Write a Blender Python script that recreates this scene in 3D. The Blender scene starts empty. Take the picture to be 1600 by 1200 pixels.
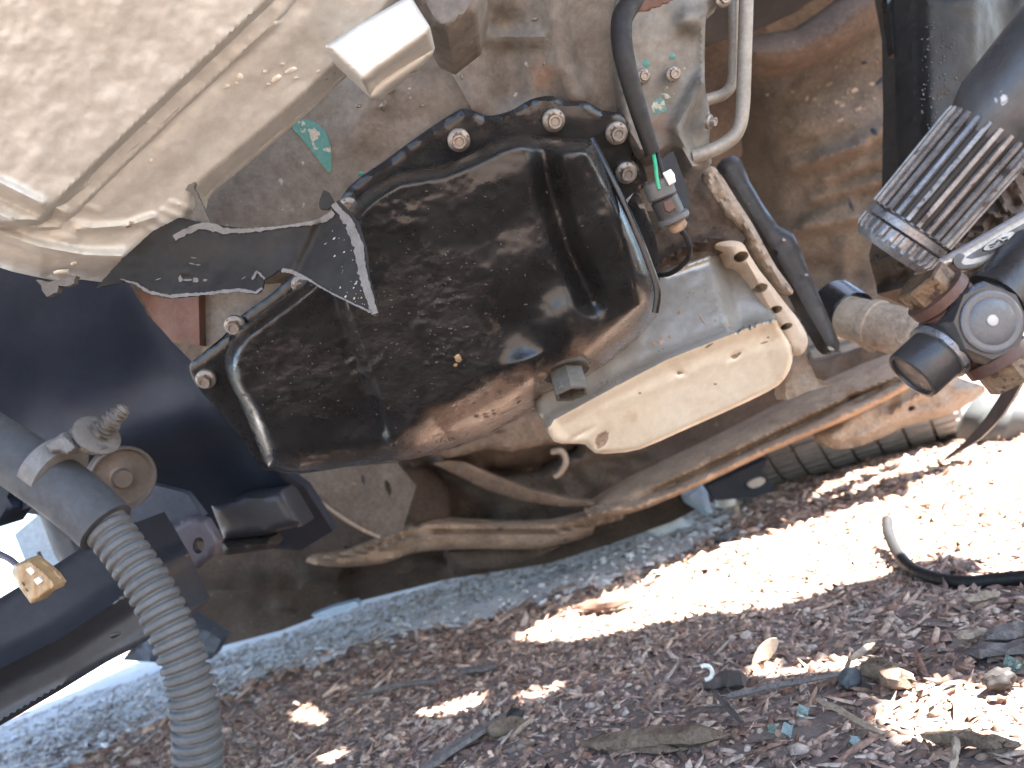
import bpy, bmesh, math, random
import numpy as np
from mathutils import Vector, Matrix
from mathutils.geometry import delaunay_2d_cdt

random.seed(7)
rng = np.random.default_rng(11)
scene = bpy.context.scene
C = scene.collection

# ------------------------------------------------------------------ camera
CAM = np.array([0.0, 0.0, 0.20])
FPX = 1200.0                                   # focal length in pixels of a 1600 wide frame
pitch, roll = math.radians(8.1), math.radians(18.0)
Fw = np.array([0, math.cos(pitch), math.sin(pitch)])
R0 = np.array([1.0, 0, 0]); U0 = np.array([0, -math.sin(pitch), math.cos(pitch)])
Rt = math.cos(roll) * R0 - math.sin(roll) * U0
Up = math.sin(roll) * R0 + math.cos(roll) * U0
cam_data = bpy.data.cameras.new("camera")
cam = bpy.data.objects.new("camera", cam_data); C.objects.link(cam)
m = Matrix.Identity(4)
for i in range(3):
    m[i][0] = Rt[i]; m[i][1] = Up[i]; m[i][2] = -Fw[i]; m[i][3] = CAM[i]
cam.matrix_world = m
cam_data.sensor_width = 36; cam_data.lens = 36 * FPX / 1600
cam_data.clip_start = 0.02; cam_data.clip_end = 500
cam_data.dof.use_dof = True; cam_data.dof.focus_distance = 0.44; cam_data.dof.aperture_fstop = 11
scene.camera = cam

# ------------------------------------------------------------------ light
SUN_EL, SUN_AZ = math.radians(58), math.radians(113)
S = np.array([math.sin(SUN_AZ) * math.cos(SUN_EL), math.cos(SUN_AZ) * math.cos(SUN_EL), math.sin(SUN_EL)])
w = bpy.data.worlds.new("World"); scene.world = w; w.use_nodes = True
nt = w.node_tree
sky = nt.nodes.new("ShaderNodeTexSky"); sky.sky_type = 'NISHITA'; sky.sun_disc = False
sky.sun_elevation = SUN_EL; sky.sun_rotation = SUN_AZ
nt.links.new(sky.outputs[0], nt.nodes["Background"].inputs[0])
nt.nodes["Background"].inputs[1].default_value = 0.07
sl = bpy.data.lights.new("sun", 'SUN'); sl.energy = 5.0; sl.angle = math.radians(0.53); sl.color = (1.0, 0.96, 0.90)
so = bpy.data.objects.new("sun", sl); C.objects.link(so)
so.rotation_euler = Vector(S).to_track_quat('Z', 'Y').to_euler()
so.location = (3, 0, 5)
scene.view_settings.view_transform = 'Standard'; scene.view_settings.look = 'None'
scene.view_settings.exposure = 3.68; scene.view_settings.gamma = 1.0
scene.view_settings.use_curve_mapping = False
scene.cycles.use_denoising = True
scene.cycles.max_bounces = 8; scene.cycles.diffuse_bounces = 5
scene.cycles.sample_clamp_indirect = 8

# ------------------------------------------------------------------ helpers
def P(x, y, d):
    x = np.asarray(x, float)[..., None]; y = np.asarray(y, float)[..., None]; d = np.asarray(d, float)[..., None]
    return CAM + d * (Fw + (x - 800) / FPX * Rt - (y - 600) / FPX * Up)

def G(x, y, z=0.0):
    v = Fw + (x - 800) / FPX * Rt - (y - 600) / FPX * Up
    return CAM + v * ((z - CAM[2]) / v[2])

def cdir(a, b, c):                             # right, up, towards camera
    v = a * Rt + b * Up - c * Fw
    return v / np.linalg.norm(v)

def vnoise(x, y, seed=0):
    xi = np.floor(x).astype(np.int64); yi = np.floor(y).astype(np.int64)
    xf = x - xi; yf = y - yi
    def h(a, b):
        n = (a * 374761393 + b * 668265263 + seed * 974711) & 0xffffffff
        n = ((n ^ (n >> 13)) * 1274126177) & 0xffffffff
        return ((n ^ (n >> 16)) & 0xffff) / 65535.0
    u = xf * xf * (3 - 2 * xf); v = yf * yf * (3 - 2 * yf)
    return (h(xi, yi) * (1 - u) + h(xi + 1, yi) * u) * (1 - v) + (h(xi, yi + 1) * (1 - u) + h(xi + 1, yi + 1) * u) * v

def fbm(x, y, seed=0, o=4):
    s = 0; a = .5
    for i in range(o):
        s = s + a * vnoise(x, y, seed + i); x = x * 2.03 + 5.1; y = y * 2.03 + 1.7; a *= .5
    return s / (1 - .5 ** o)

def smooth(t):
    t = np.clip(t, 0, 1); return t * t * (3 - 2 * t)

def catmull(pts, n=6, closed=False):
    pts = [np.asarray(p, float) for p in pts]; N = len(pts); out = []
    for i in range(N if closed else N - 1):
        if closed: a, b, c, d = pts[i - 1], pts[i], pts[(i + 1) % N], pts[(i + 2) % N]
        else: a, b, c, d = pts[max(i - 1, 0)], pts[i], pts[i + 1], pts[min(i + 2, N - 1)]
        for k in range(n):
            t = k / n
            out.append(.5 * ((2 * b) + (c - a) * t + (2 * a - 5 * b + 4 * c - d) * t * t + (3 * b - 3 * c + d - a) * t ** 3))
    if not closed: out.append(pts[-1])
    return np.array(out)

def resample(pts, step, closed=True):
    pts = np.asarray(pts, float); out = []
    N = len(pts)
    for i in range(N if closed else N - 1):
        a, b = pts[i], pts[(i + 1) % N]
        n = max(1, int(round(np.linalg.norm(b - a) / step)))
        for k in range(n): out.append(a + (b - a) * k / n)
    if not closed: out.append(pts[-1])
    return np.array(out)

def inside(x, y, poly):
    poly = np.asarray(poly); r = np.zeros(len(x), bool)
    for i in range(len(poly)):
        x1, y1 = poly[i - 1]; x2, y2 = poly[i]
        if y1 == y2: continue
        c = ((y1 > y) != (y2 > y)) & (x < (x2 - x1) * (y - y1) / (y2 - y1) + x1)
        r ^= c
    return r

def dist(x, y, pl, closed=False):
    pl = np.asarray(pl, float); x = np.asarray(x, float); y = np.asarray(y, float)
    D = np.full(x.shape, 1e9); N = len(pl)
    for i in range(N if closed else N - 1):
        a, b = pl[i], pl[(i + 1) % N]; dx, dy = b - a; L = dx * dx + dy * dy + 1e-9
        t = np.clip(((x - a[0]) * dx + (y - a[1]) * dy) / L, 0, 1)
        D = np.minimum(D, np.hypot(x - a[0] - t * dx, y - a[1] - t * dy))
    return D

def side(x, y, pl):
    """signed distance to a polyline: positive on its right-hand side in the picture sense (y down -> below when it runs left to right)"""
    pl = np.asarray(pl, float); best = np.full(np.shape(x), 1e9); sg = np.zeros(np.shape(x))
    for i in range(len(pl) - 1):
        a, b = pl[i], pl[i + 1]; dx, dy = b - a; L = dx * dx + dy * dy
        t0 = ((x - a[0]) * dx + (y - a[1]) * dy) / L
        t = np.clip(t0, -9 if i == 0 else 0, 9 if i == len(pl) - 2 else 1)
        d = np.hypot(x - a[0] - t * dx, y - a[1] - t * dy)
        s = np.sign(dx * (y - a[1]) - dy * (x - a[0]))
        k = d < best; best = np.where(k, d, best); sg = np.where(k, s, sg)
    return best * sg

def plane(p1, p2, p3):
    A = np.array([[1, p[0], p[1]] for p in (p1, p2, p3)]); b = np.array([1 / p[2] for p in (p1, p2, p3)])
    k = np.linalg.solve(A, b)
    return lambda x, y, D=0: 1 / (k[0] + k[1] * x + k[2] * y)

def ridge(x, y, pl, wd, h): return -h * np.exp(-(dist(x, y, pl) / wd) ** 2)

def bump(x, y, cx, cy, rx, ry, h, ang=0):
    c, s = math.cos(ang), math.sin(ang); dx, dy = x - cx, y - cy
    return -h * np.exp(-(((dx * c + dy * s) / rx) ** 2 + ((-dx * s + dy * c) / ry) ** 2))

def link(o, parent):
    C.objects.link(o)
    if parent: o.parent = parent
    return o

def tag(o, label, cat, group=None, kind=None):
    if label: o['label'] = label
    if cat: o['category'] = cat
    if group: o['group'] = group
    if kind: o['kind'] = kind
    return o

def thing(name, label, cat, at, group=None):
    o = bpy.data.objects.new(name, None); o.empty_display_size = .02; C.objects.link(o); o.location = tuple(at)
    return tag(o, label, cat, group)

def mesh(name, v, f, mat, parent=None, sm=True, ang=40, label=None):
    v = np.asarray(v, float)
    org = np.array(parent.location) if parent else v.mean(0)
    pp = parent
    if parent is not None and parent.parent is not None: org = org + np.array(parent.parent.location)
    me = bpy.data.meshes.new(name); me.from_pydata((v - org).tolist(), [], [list(q) for q in f])
    if mat: me.materials.append(mat)
    if sm:
        me.polygons.foreach_set("use_smooth", [True] * len(me.polygons)); me.set_sharp_from_angle(angle=math.radians(ang))
    me.update()
    o = bpy.data.objects.new(name, me)
    if not parent: o.location = tuple(org)
    link(o, parent)
    if label: o['label'] = label
    return o

def recalc(o):
    bm = bmesh.new(); bm.from_mesh(o.data); bmesh.ops.recalc_face_normals(bm, faces=bm.faces); bm.to_mesh(o.data); bm.free()
    return o

def relief(name, outline, depth, mat, parent=None, step=12, thick=.02, curve=0, holes=(), feats=(), ang=45, push=None, jag=0, label=None):
    """closed solid: front surface follows depth(x,y,D) over the outline, walls and a back run behind it"""
    ol = np.asarray(outline, float)
    if curve: ol = catmull(ol, curve, True)
    ol = resample(ol, step)
    if jag: ol = ol + (rng.random(ol.shape) - .5) * jag
    if not callable(depth):
        dv = depth; depth = lambda x, y, D: np.full(np.shape(x), dv)
    hs = [resample(catmull(h, 4, True) if len(h) > 5 else h, step * .6) for h in holes]
    pts = [tuple(p) for p in ol]; edges = [(i, (i + 1) % len(ol)) for i in range(len(ol))]
    for h in hs:
        b = len(pts); pts += [tuple(p) for p in h]; edges += [(b + i, b + (i + 1) % len(h)) for i in range(len(h))]
    for ft in feats:
        ft = resample(ft, step, False); ft = ft[inside(ft[:, 0], ft[:, 1], ol)]
        b = len(pts); pts += [tuple(p) for p in ft]; edges += [(b + i, b + i + 1) for i in range(len(ft) - 1)]
    x0, y0 = ol.min(0); x1, y1 = ol.max(0)
    gx, gy = np.meshgrid(np.arange(x0, x1, step), np.arange(y0, y1, step * .87))
    gx = gx + (np.arange(gx.shape[0]) % 2)[:, None] * step * .5
    gx, gy = gx.ravel(), gy.ravel()
    k = inside(gx, gy, ol); gx, gy = gx[k], gy[k]
    k = dist(gx, gy, ol, True) > step * .5
    for h in list(hs):
        k &= ~inside(gx, gy, h) & (dist(gx, gy, h, True) > step * .4)
    for ft in feats: k &= dist(gx, gy, ft) > step * .45
    pts += list(zip(gx[k], gy[k]))
    vc, _, fs, *_r = delaunay_2d_cdt([Vector((float(a), float(b))) for a, b in pts], edges, [], 0, 1e-4)
    vc = np.array([(a.x, a.y) for a in vc]); fs = np.array([f for f in fs if len(f) == 3])
    cx = vc[fs].mean(1); k = inside(cx[:, 0], cx[:, 1], ol)
    for h in hs: k &= ~inside(cx[:, 0], cx[:, 1], h)
    fs = fs[k]
    D = dist(vc[:, 0], vc[:, 1], ol, True)
    d = depth(vc[:, 0], vc[:, 1], D)
    v = P(vc[:, 0], vc[:, 1], d)
    n = np.cross(v[fs[:, 1]] - v[fs[:, 0]], v[fs[:, 2]] - v[fs[:, 0]]).sum(0)
    if n @ Fw > 0: fs = fs[:, ::-1]
    pv = (Fw if push is None else push) * thick
    N = len(v); allv = np.vstack([v, v + pv]); faces = [tuple(f) for f in fs] + [tuple(f[::-1] + N) for f in fs]
    seen = {}
    for f in fs:
        for a, b in ((f[0], f[1]), (f[1], f[2]), (f[2], f[0])):
            if (b, a) in seen: seen[(b, a)] = 0
            else: seen[(a, b)] = 1
    for (a, b), s in seen.items():
        if s: faces.append((b, a, a + N, b + N))
    used = np.unique(np.array([i for f in faces for i in f])); mp = -np.ones(len(allv), int); mp[used] = np.arange(len(used))
    return mesh(name, allv[used], [[mp[i] for i in f] for f in faces], mat, parent, True, ang, label)

def frames(pts):
    pts = np.asarray(pts, float); T = np.gradient(pts, axis=0); T /= np.linalg.norm(T, axis=1)[:, None] + 1e-12
    a = np.cross(T[0], [0.31, .2, .93]); a /= np.linalg.norm(a); A = [a]
    for i in range(1, len(pts)):
        a = A[-1] - T[i] * (A[-1] @ T[i]); A.append(a / np.linalg.norm(a))
    A = np.array(A); return T, A, np.cross(T, A)

def tube(name, pts, r, mat, parent=None, seg=16, n=6, ang=50, flat=None, label=None):
    pts = catmull(pts, n) if n > 1 else np.asarray(pts, float)
    r = np.interp(np.linspace(0, 1, len(pts)), np.linspace(0, 1, len(r)), r) if np.ndim(r) else np.full(len(pts), r)
    return sweep(name, pts, r, mat, parent, seg, ang, flat, label)

def sweep(name, pts, r, mat, parent=None, seg=16, ang=50, flat=None, label=None):
    T, A, B = frames(pts); th = np.arange(seg) / seg * 2 * math.pi
    fb = 1 if flat is None else flat
    ring = pts[:, None, :] + r[:, None, None] * (np.cos(th)[None, :, None] * A[:, None, :] + fb * np.sin(th)[None, :, None] * B[:, None, :])
    n = len(pts); v = ring.reshape(-1, 3); f = []
    for i in range(n - 1):
        for j in range(seg):
            a = i * seg + j; b = i * seg + (j + 1) % seg; f.append((a, b, b + seg, a + seg))
    f.append(tuple(range(seg))[::-1]); f.append(tuple((n - 1) * seg + j for j in range(seg)))
    return mesh(name, v, f, mat, parent, True, ang, label)

def lathe(name, prof, a, axis, mat, parent=None, seg=32, mod=None, ang=40, up=None, label=None):
    """prof: list of (t along axis, r); mod(theta,t)->radius factor"""
    axis = np.asarray(axis, float); axis = axis / np.linalg.norm(axis)
    u = np.cross(axis, Up if up is None else up); u /= np.linalg.norm(u); w_ = np.cross(axis, u)
    th = np.arange(seg) / seg * 2 * math.pi; v = []; f = []
    for t, r in prof:
        rr = r * (mod(th, t) if mod else 1) * np.ones(seg)
        v.append(np.asarray(a) + axis * t + rr[:, None] * (np.cos(th)[:, None] * u + np.sin(th)[:, None] * w_))
    v = np.vstack(v)
    for i in range(len(prof) - 1):
        for j in range(seg):
            p = i * seg + j; q = i * seg + (j + 1) % seg; f.append((p, q, q + seg, p + seg))
    f.append(tuple(range(seg))[::-1]); f.append(tuple((len(prof) - 1) * seg + j for j in range(seg)))
    return recalc(mesh(name, v, f, mat, parent, True, ang, label))

def hexmod(th, t): return math.cos(math.pi / 6) / np.cos((th % (math.pi / 3)) - math.pi / 6)

def blobs(name, spots, depth, mat, parent, h=.0008, seg=9, dz=.0002):
    """small raised flecks lying on a relief surface: (x, y, rx, ry, angle)"""
    v = []; f = []
    for (x, y, rx, ry, an) in spots:
        b = len(v); th = np.arange(seg) / seg * 2 * math.pi
        wob = 1 + .5 * (rng.random(seg) - .5)
        for sc, hh in ((1.0, -dz), (.6, h)):
            xx = x + sc * wob * (rx * np.cos(th) * math.cos(an) - ry * np.sin(th) * math.sin(an))
            yy = y + sc * wob * (rx * np.cos(th) * math.sin(an) + ry * np.sin(th) * math.cos(an))
            v += P(xx, yy, depth(xx, yy, np.full(seg, 60.)) - hh).tolist()
        for j in range(seg):
            k = (j + 1) % seg; f.append((b + k, b + j, b + seg + j, b + seg + k))
        f.append(tuple(b + seg + j for j in range(seg))[::-1])
    o = mesh(name, v, f, mat, parent, True, 60); o['kind'] = 'stuff'; return o

# ------------------------------------------------------------------ materials
def mat(name, c1, c2=None, scale=60, rough=.5, metal=0, bump=.15, bscale=200, speck=None, coat=0, rvar=.15, contrast=.25, spec=.5, streak=None, bdist=.001, stain=None, grain=.22):
    m = bpy.data.materials.new(name); m.use_nodes = True; t = m.node_tree; L = t.links.new
    b = t.nodes["Principled BSDF"]; b.inputs["Roughness"].default_value = rough; b.inputs["Metallic"].default_value = metal
    b.inputs["Specular IOR Level"].default_value = spec
    if coat: b.inputs["Coat Weight"].default_value = coat; b.inputs["Coat Roughness"].default_value = .12
    tc = t.nodes.new("ShaderNodeTexCoord"); vec = tc.outputs["Object"]
    if streak:
        mp = t.nodes.new("ShaderNodeMapping"); mp.inputs["Scale"].default_value = streak; L(vec, mp.inputs[0]); svec = mp.outputs[0]
    else: svec = vec
    def noise(sc, det=8, v=vec, r=.6):
        n = t.nodes.new("ShaderNodeTexNoise"); n.inputs["Scale"].default_value = sc; n.inputs["Detail"].default_value = det
        n.inputs["Roughness"].default_value = r; L(v, n.inputs["Vector"]); return n.outputs[0]
    def ramp(src, a, z):
        r = t.nodes.new("ShaderNodeMapRange"); r.inputs[1].default_value = a; r.inputs[2].default_value = z; L(src, r.inputs[0]); r.clamp = True; return r.outputs[0]
    def mix(fac, a, bb):
        x = t.nodes.new("ShaderNodeMix"); x.data_type = 'RGBA'; L(fac, x.inputs[0])
        for s, i in ((a, 6), (bb, 7)):
            if isinstance(s, tuple): x.inputs[i].default_value = (*s, 1)
            else: L(s, x.inputs[i])
        return x.outputs[2]
    col = c1
    n1 = noise(scale, 8, svec)
    if c2: col = mix(ramp(n1, .5 - contrast, .5 + contrast), c1, c2)
    if stain: col = mix(ramp(noise(stain[1], 5), stain[2], stain[2] + .12), col, stain[0])
    if speck: col = mix(ramp(noise(speck[1], 3), speck[2], speck[2] + .04), col, speck[0])
    if grain:
        if isinstance(col, tuple):
            rg = t.nodes.new("ShaderNodeRGB"); rg.outputs[0].default_value = (*col, 1); col = rg.outputs[0]
        g = t.nodes.new("ShaderNodeMapRange"); L(noise(max(140, scale * 6), 6, r=.75), g.inputs[0]); g.inputs[1].default_value = .3; g.inputs[2].default_value = .7; g.inputs[3].default_value = 1 - grain; g.inputs[4].default_value = 1 + grain
        sc_ = t.nodes.new("ShaderNodeVectorMath"); sc_.operation = 'SCALE'; L(col, sc_.inputs[0]); L(g.outputs[0], sc_.inputs["Scale"]); col = sc_.outputs[0]
    if isinstance(col, tuple): b.inputs["Base Color"].default_value = (*col, 1)
    else: L(col, b.inputs["Base Color"])
    if rvar:
        r = t.nodes.new("ShaderNodeMapRange"); L(noise(scale * 1.7, 6), r.inputs[0]); r.inputs[1].default_value = .3; r.inputs[2].default_value = .7
        r.inputs[3].default_value = max(.03, rough - rvar); r.inputs[4].default_value = min(1, rough + rvar); L(r.outputs[0], b.inputs["Roughness"])
    if bump:
        bp = t.nodes.new("ShaderNodeBump"); bp.inputs["Strength"].default_value = bump; bp.inputs["Distance"].default_value = bdist
        L(noise(bscale, 6), bp.inputs["Height"]); L(bp.outputs[0], b.inputs["Normal"])
    return m

M = dict(
    cast=mat("cast_aluminium", (.425, .425, .395), (.365, .36, .33), 9, .5, .2, .15, 420, ((.15, .12, .09), 75, .71), stain=((.36, .305, .235), 11, .63), grain=.12),
    castdark=mat("dirty_cast_aluminium", (.15, .134, .114), (.095, .08, .066), 22, .6, .15, .5, 300, ((.26, .24, .21), 110, .69), stain=((.15, .095, .065), 14, .62), grain=.3, spec=.35),
    black=mat("black_pan_paint", (.008, .0082, .009), (.016, .0155, .015), 30, .30, 0, .25, 160, ((.07, .06, .055), 170, .72), coat=.18, rvar=.12, bdist=.0012, spec=.38),
    peel=mat("peeling_black_paint", (.009, .009, .0098), (.022, .0205, .0195), 55, .42, 0, .8, 260, ((.09, .08, .07), 260, .70), rvar=.15, bdist=.0012, spec=.36),
    panbrown=mat("brown_reflection_on_pan", (.22, .12, .07), (.11, .06, .04), 25, .6, 0, .3, 300, ((.45, .36, .28), 160, .70)),
    sump=mat("sump_aluminium_bounce_lit", (.76, .69, .56), (.62, .52, .38), 12, .5, .1, .2, 300, ((.22, .14, .08), 110, .75), stain=((.50, .36, .23), 16, .60), grain=.08),
    sumpshade=mat("sump_aluminium_shaded", (.34, .325, .295), (.24, .225, .20), 14, .36, .45, .15, 300, ((.10, .085, .07), 120, .74), grain=.12),
    mud=mat("mud_brown_steel", (.37, .275, .20), (.22, .155, .112), 24, .85, 0, .7, 170, ((.42, .33, .25), 90, .67), grain=.35, spec=.15, bdist=.003),
    mudlight=mat("pale_mud_steel", (.36, .295, .23), (.25, .195, .15), 24, .85, 0, .7, 150, ((.50, .41, .32), 80, .68), grain=.3, spec=.15, bdist=.003),
    under=mat("underbody_brown", (.10, .076, .060), (.052, .040, .033), 12, .85, 0, .6, 90, ((.18, .13, .10), 45, .69), grain=.35, spec=.15, bdist=.003),
    underlight=mat("heat_shield_brown", (.15, .125, .104), (.085, .069, .058), 15, .8, .05, .6, 110, ((.26, .19, .15), 60, .70), grain=.35, spec=.15, bdist=.003),
    dark=mat("dark_plastic", (.006, .012, .025), (.011, .018, .032), 8, .6, 0, .1, 60, rvar=.1, spec=.4),
    shard=mat("black_polypropylene", (.016, .0150, .014), (.011, .0103, .0095), 40, .6, 0, .12, 500, ((.06, .06, .06), 220, .75), rvar=.1, spec=.22),
    torn=mat("torn_plastic_edge", (.13, .125, .118), (.08, .077, .073), 120, .7, 0, .4, 500),
    white=mat("white_fleck", (.42, .41, .39), (.28, .27, .25), 200, .6),
    teal=mat("teal_paint_mark", (.03, .15, .13), (.06, .16, .14), 90, .5, 0, .2, 400, ((.3, .27, .22), 120, .60)),
    dustalloy=mat("dusty_alloy", (.55, .44, .33), (.40, .30, .215), 20, .65, 0, .4, 200, ((.2, .13, .08), 90, .70), grain=.15),
    mudarm=mat("dull_brown_pressing", (.20, .150, .112), (.12, .088, .066), 26, .85, 0, .7, 150, ((.28, .22, .17), 90, .68), grain=.35, spec=.15, bdist=.003),
    plug=mat("dark_zinc_plug", (.085, .077, .066), (.055, .049, .042), 120, .5, .4, .3, 500, ((.15, .13, .11), 220, .68)),
    endplate=mat("dusty_end_plate", (.28, .24, .20), (.19, .155, .125), 24, .85, 0, .7, 150, ((.42, .37, .31), 80, .68), grain=.3, spec=.15, bdist=.003),
    zinc=mat("dull_zinc_bolt", (.30, .275, .245), (.17, .15, .13), 160, .42, .6, .3, 600, ((.08, .06, .05), 300, .62)),
    steel=mat("worn_spline_steel", (.26, .26, .265), (.10, .10, .105), 150, .34, .55, .35, 700, ((.05, .045, .045), 170, .62), rvar=.12, grain=.3),
    tube=mat("grey_painted_tube", (.075, .078, .082), (.045, .047, .05), 20, .35, .35, .3, 150, ((.35, .35, .35), 130, .72)),
    panel=mat("black_panel", (.011, .0115, .013), (.022, .021, .021), 20, .5, 0, .5, 130, ((.10, .09, .085), 130, .72), spec=.28, bdist=.002),
    hose=mat("grey_dusty_rubber", (.034, .038, .042), (.026, .029, .032), 60, .7, 0, .15, 400, ((.10, .10, .10), 120, .75)),
    corr=mat("grey_corrugated_plastic", (.070, .074, .076), (.046, .049, .050), 90, .65, 0, .3, 500, ((.15, .15, .15), 140, .70)),
    clamp=mat("pale_clip_plastic", (.115, .115, .113), (.07, .07, .068), 120, .6, 0, .3, 500),
    cliptree=mat("dirty_clip_plastic", (.085, .079, .07), (.055, .049, .043), 120, .65, 0, .4, 500),
    beam=mat("satin_black_beam", (.018, .020, .026), (.028, .030, .036), 12, .42, 0, .1, 100, rvar=.08),
    sleeve=mat("black_loom_sleeve", (.011, .0105, .0105), (.018, .017, .0165), 80, .6, 0, .25, 500, spec=.3),
    green=mat("green_wire_sheath", (.02, .30, .15), (.03, .24, .12), 60, .4, 0, 0),
    whiteplastic=mat("white_clip_plastic", (.68, .66, .60), (.55, .52, .46), 80, .45, 0, .1, 300),
    greyplastic=mat("grey_connector_plastic", (.085, .085, .085), (.06, .058, .056), 80, .5, 0, .15, 300),
    tan=mat("tan_connector_plastic", (.34, .24, .13), (.26, .18, .10), 80, .5, 0, .15, 300),
    pipe=mat("dull_pipe_metal", (.24, .215, .18), (.17, .15, .12), 60, .5, .2, .15, 300),
    bracket=mat("bracket_metal", (.155, .146, .128), (.10, .092, .08), 34, .55, .25, .35, 300, ((.25, .235, .21), 140, .70), stain=((.13, .085, .06), 18, .62)),
    rust=mat("rust_red_primer", (.12, .055, .034), (.075, .04, .027), 40, .7, 0, .3, 300),
    rustbrown=mat("rust_brown_seal", (.085, .038, .026), (.05, .026, .02), 60, .6, 0, .4, 300),
    brass=mat("dirty_brass", (.19, .13, .075), (.09, .05, .03), 170, .5, .45, .7, 420, ((.05, .03, .018), 190, .58), bdist=.0015),
    black2=mat("black_joint_metal", (.022, .022, .024), (.040, .038, .038), 50, .36, .2, .25, 300),
    cap=mat("grey_end_cap", (.060, .062, .066), (.085, .085, .09), 90, .4, 0, .15, 400, ((.2, .2, .2), 160, .73)),
    chrome=mat("worn_chrome", (.36, .315, .27), (.25, .21, .175), 60, .42, .55, .15, 400, ((.12, .09, .07), 200, .70), rvar=.08),
    spannerdark=mat("dark_inlay", (.035, .026, .020), (.05, .036, .027), 60, .5),
    rod=mat("dark_steel_rod", (.045, .040, .037), (.026, .023, .022), 40, .55, .2, .4, 200, ((.14, .12, .11), 160, .72), spec=.3),
    tyre=mat("tyre_rubber", (.19, .19, .19), (.27, .265, .26), 40, .85, 0, .2, 200),
    bluegrey=mat("pale_blue", (.36, .46, .56), (.30, .40, .50), 20, .5),
    bluepanel=mat("blue_grey_paint", (.055, .070, .095), (.04, .05, .07), 14, .5, .1, .1, 100),
    mauve=mat("mauve_grey_bracket", (.075, .068, .085), (.055, .05, .065), 14, .5, 0, .2, 150),
    disc=mat("dull_brown_disc", (.13, .11, .095), (.085, .07, .06), 30, .45, .3, .2, 200),
    concrete=mat("white_block", (.62, .64, .66), (.5, .53, .57), 30, .7),
    shadeplate=mat("shade_plate_grey", (.08, .085, .09), (.06, .06, .065), 10, .5),
)

def attr_mat(name, rough=.85, bump=.5, bscale=300, gain=1.0):
    m = bpy.data.materials.new(name); m.use_nodes = True; t = m.node_tree; L = t.links.new; b = t.nodes["Principled BSDF"]
    a = t.nodes.new("ShaderNodeAttribute"); a.attribute_name = "tint"
    tc = t.nodes.new("ShaderNodeTexCoord"); n = t.nodes.new("ShaderNodeTexNoise"); n.inputs["Scale"].default_value = bscale; n.inputs["Detail"].default_value = 5
    L(tc.outputs["Object"], n.inputs["Vector"])
    r = t.nodes.new("ShaderNodeMapRange"); r.inputs[1].default_value = .3; r.inputs[2].default_value = .7; r.inputs[3].default_value = .6 * gain; r.inputs[4].default_value = 1.35 * gain
    L(n.outputs[0], r.inputs[0])
    mx = t.nodes.new("ShaderNodeVectorMath"); mx.operation = 'SCALE'; L(a.outputs["Color"], mx.inputs[0]); L(r.outputs[0], mx.inputs["Scale"])
    L(mx.outputs[0], b.inputs["Base Color"]); b.inputs["Roughness"].default_value = rough
    bp = t.nodes.new("ShaderNodeBump"); bp.inputs["Strength"].default_value = bump; bp.inputs["Distance"].default_value = .001
    L(n.outputs[0], bp.inputs["Height"]); L(bp.outputs[0], b.inputs["Normal"])
    return m
MULCH = attr_mat("mulch_wood")
WOOD = mat("weathered_wood", (.25, .18, .13), (.10, .068, .046), 60, .9, 0, 1, 150, ((.05, .035, .025), 130, .64), grain=.4, bdist=.004, spec=.1)
PALEWOOD = mat("pale_dry_wood", (.40, .31, .23), (.22, .16, .115), 70, .9, 0, .9, 170, grain=.3, bdist=.003, spec=.1)
DARKWOOD = mat("dark_damp_bark", (.09, .065, .055), (.05, .036, .03), 60, .85, 0, .8, 160)
GREYWOOD = mat("grey_weathered_wood", (.22, .185, .165), (.11, .09, .08), 60, .9, 0, 1, 150, ((.05, .04, .035), 150, .66), grain=.35, bdist=.004, spec=.1)
LEAF = mat("dry_leaf", (.44, .36, .27), (.34, .26, .18), 60, .7, 0, .4, 200)
GLASS = bpy.data.materials.new("broken_green_glass"); GLASS.use_nodes = True
_b = GLASS.node_tree.nodes["Principled BSDF"]; _b.inputs["Base Color"].default_value = (.60, .78, .69, 1); _b.inputs["Roughness"].default_value = .08
_b.inputs["Transmission Weight"].default_value = .9; _b.inputs["IOR"].default_value = 1.5

# ------------------------------------------------------------------ ground
def gz(x, y):
    n = np.clip((y - .2) / 1.0, .3, 1.2)
    return (fbm(x * 5, y * 5, 3, 4) - .5) * .028 * n + (fbm(x * 30, y * 30, 9, 3) - .5) * .007 - .003

def axis_lines(a, b, fine, lim):
    out = list(np.arange(a, b, fine)); s = fine; x = b
    while x < lim: s *= 1.25; x += s; out.append(x)
    s = fine; x = a; pre = []
    while x > -lim: s *= 1.25; x -= s; pre.append(x)
    return np.array(pre[::-1] + out)
gxs, gys = axis_lines(-1.4, 2.0, .014, 220), axis_lines(.0, 3.0, .014, 220)
X, Y = np.meshgrid(gxs, gys)
far = smooth((np.hypot(X, Y - 1) - 3) / 3)
Z = gz(X, Y) * (1 - far)
nx, ny = len(gxs), len(gys); idx = np.arange(nx * ny).reshape(ny, nx)
fc = np.stack([idx[:-1, :-1], idx[:-1, 1:], idx[1:, 1:], idx[1:, :-1]], -1).reshape(-1, 4)
GROUND = mat("mulch_soil", (.14, .10, .082), (.24, .18, .145), 26, .95, 0, .9, 140, ((.30, .23, .18), 90, .62), bdist=.004, rvar=0)
gme = bpy.data.meshes.new("ground"); gv = np.stack([X, Y, Z], -1).reshape(-1, 3)
gme.vertices.add(len(gv)); gme.vertices.foreach_set("co", gv.ravel())
gme.loops.add(fc.size); gme.loops.foreach_set("vertex_index", fc.ravel()); gme.polygons.add(len(fc))
gme.polygons.foreach_set("loop_start", np.arange(0, fc.size, 4)); gme.update(calc_edges=True); gme.polygons.foreach_set("use_smooth", [True] * len(fc))
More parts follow.
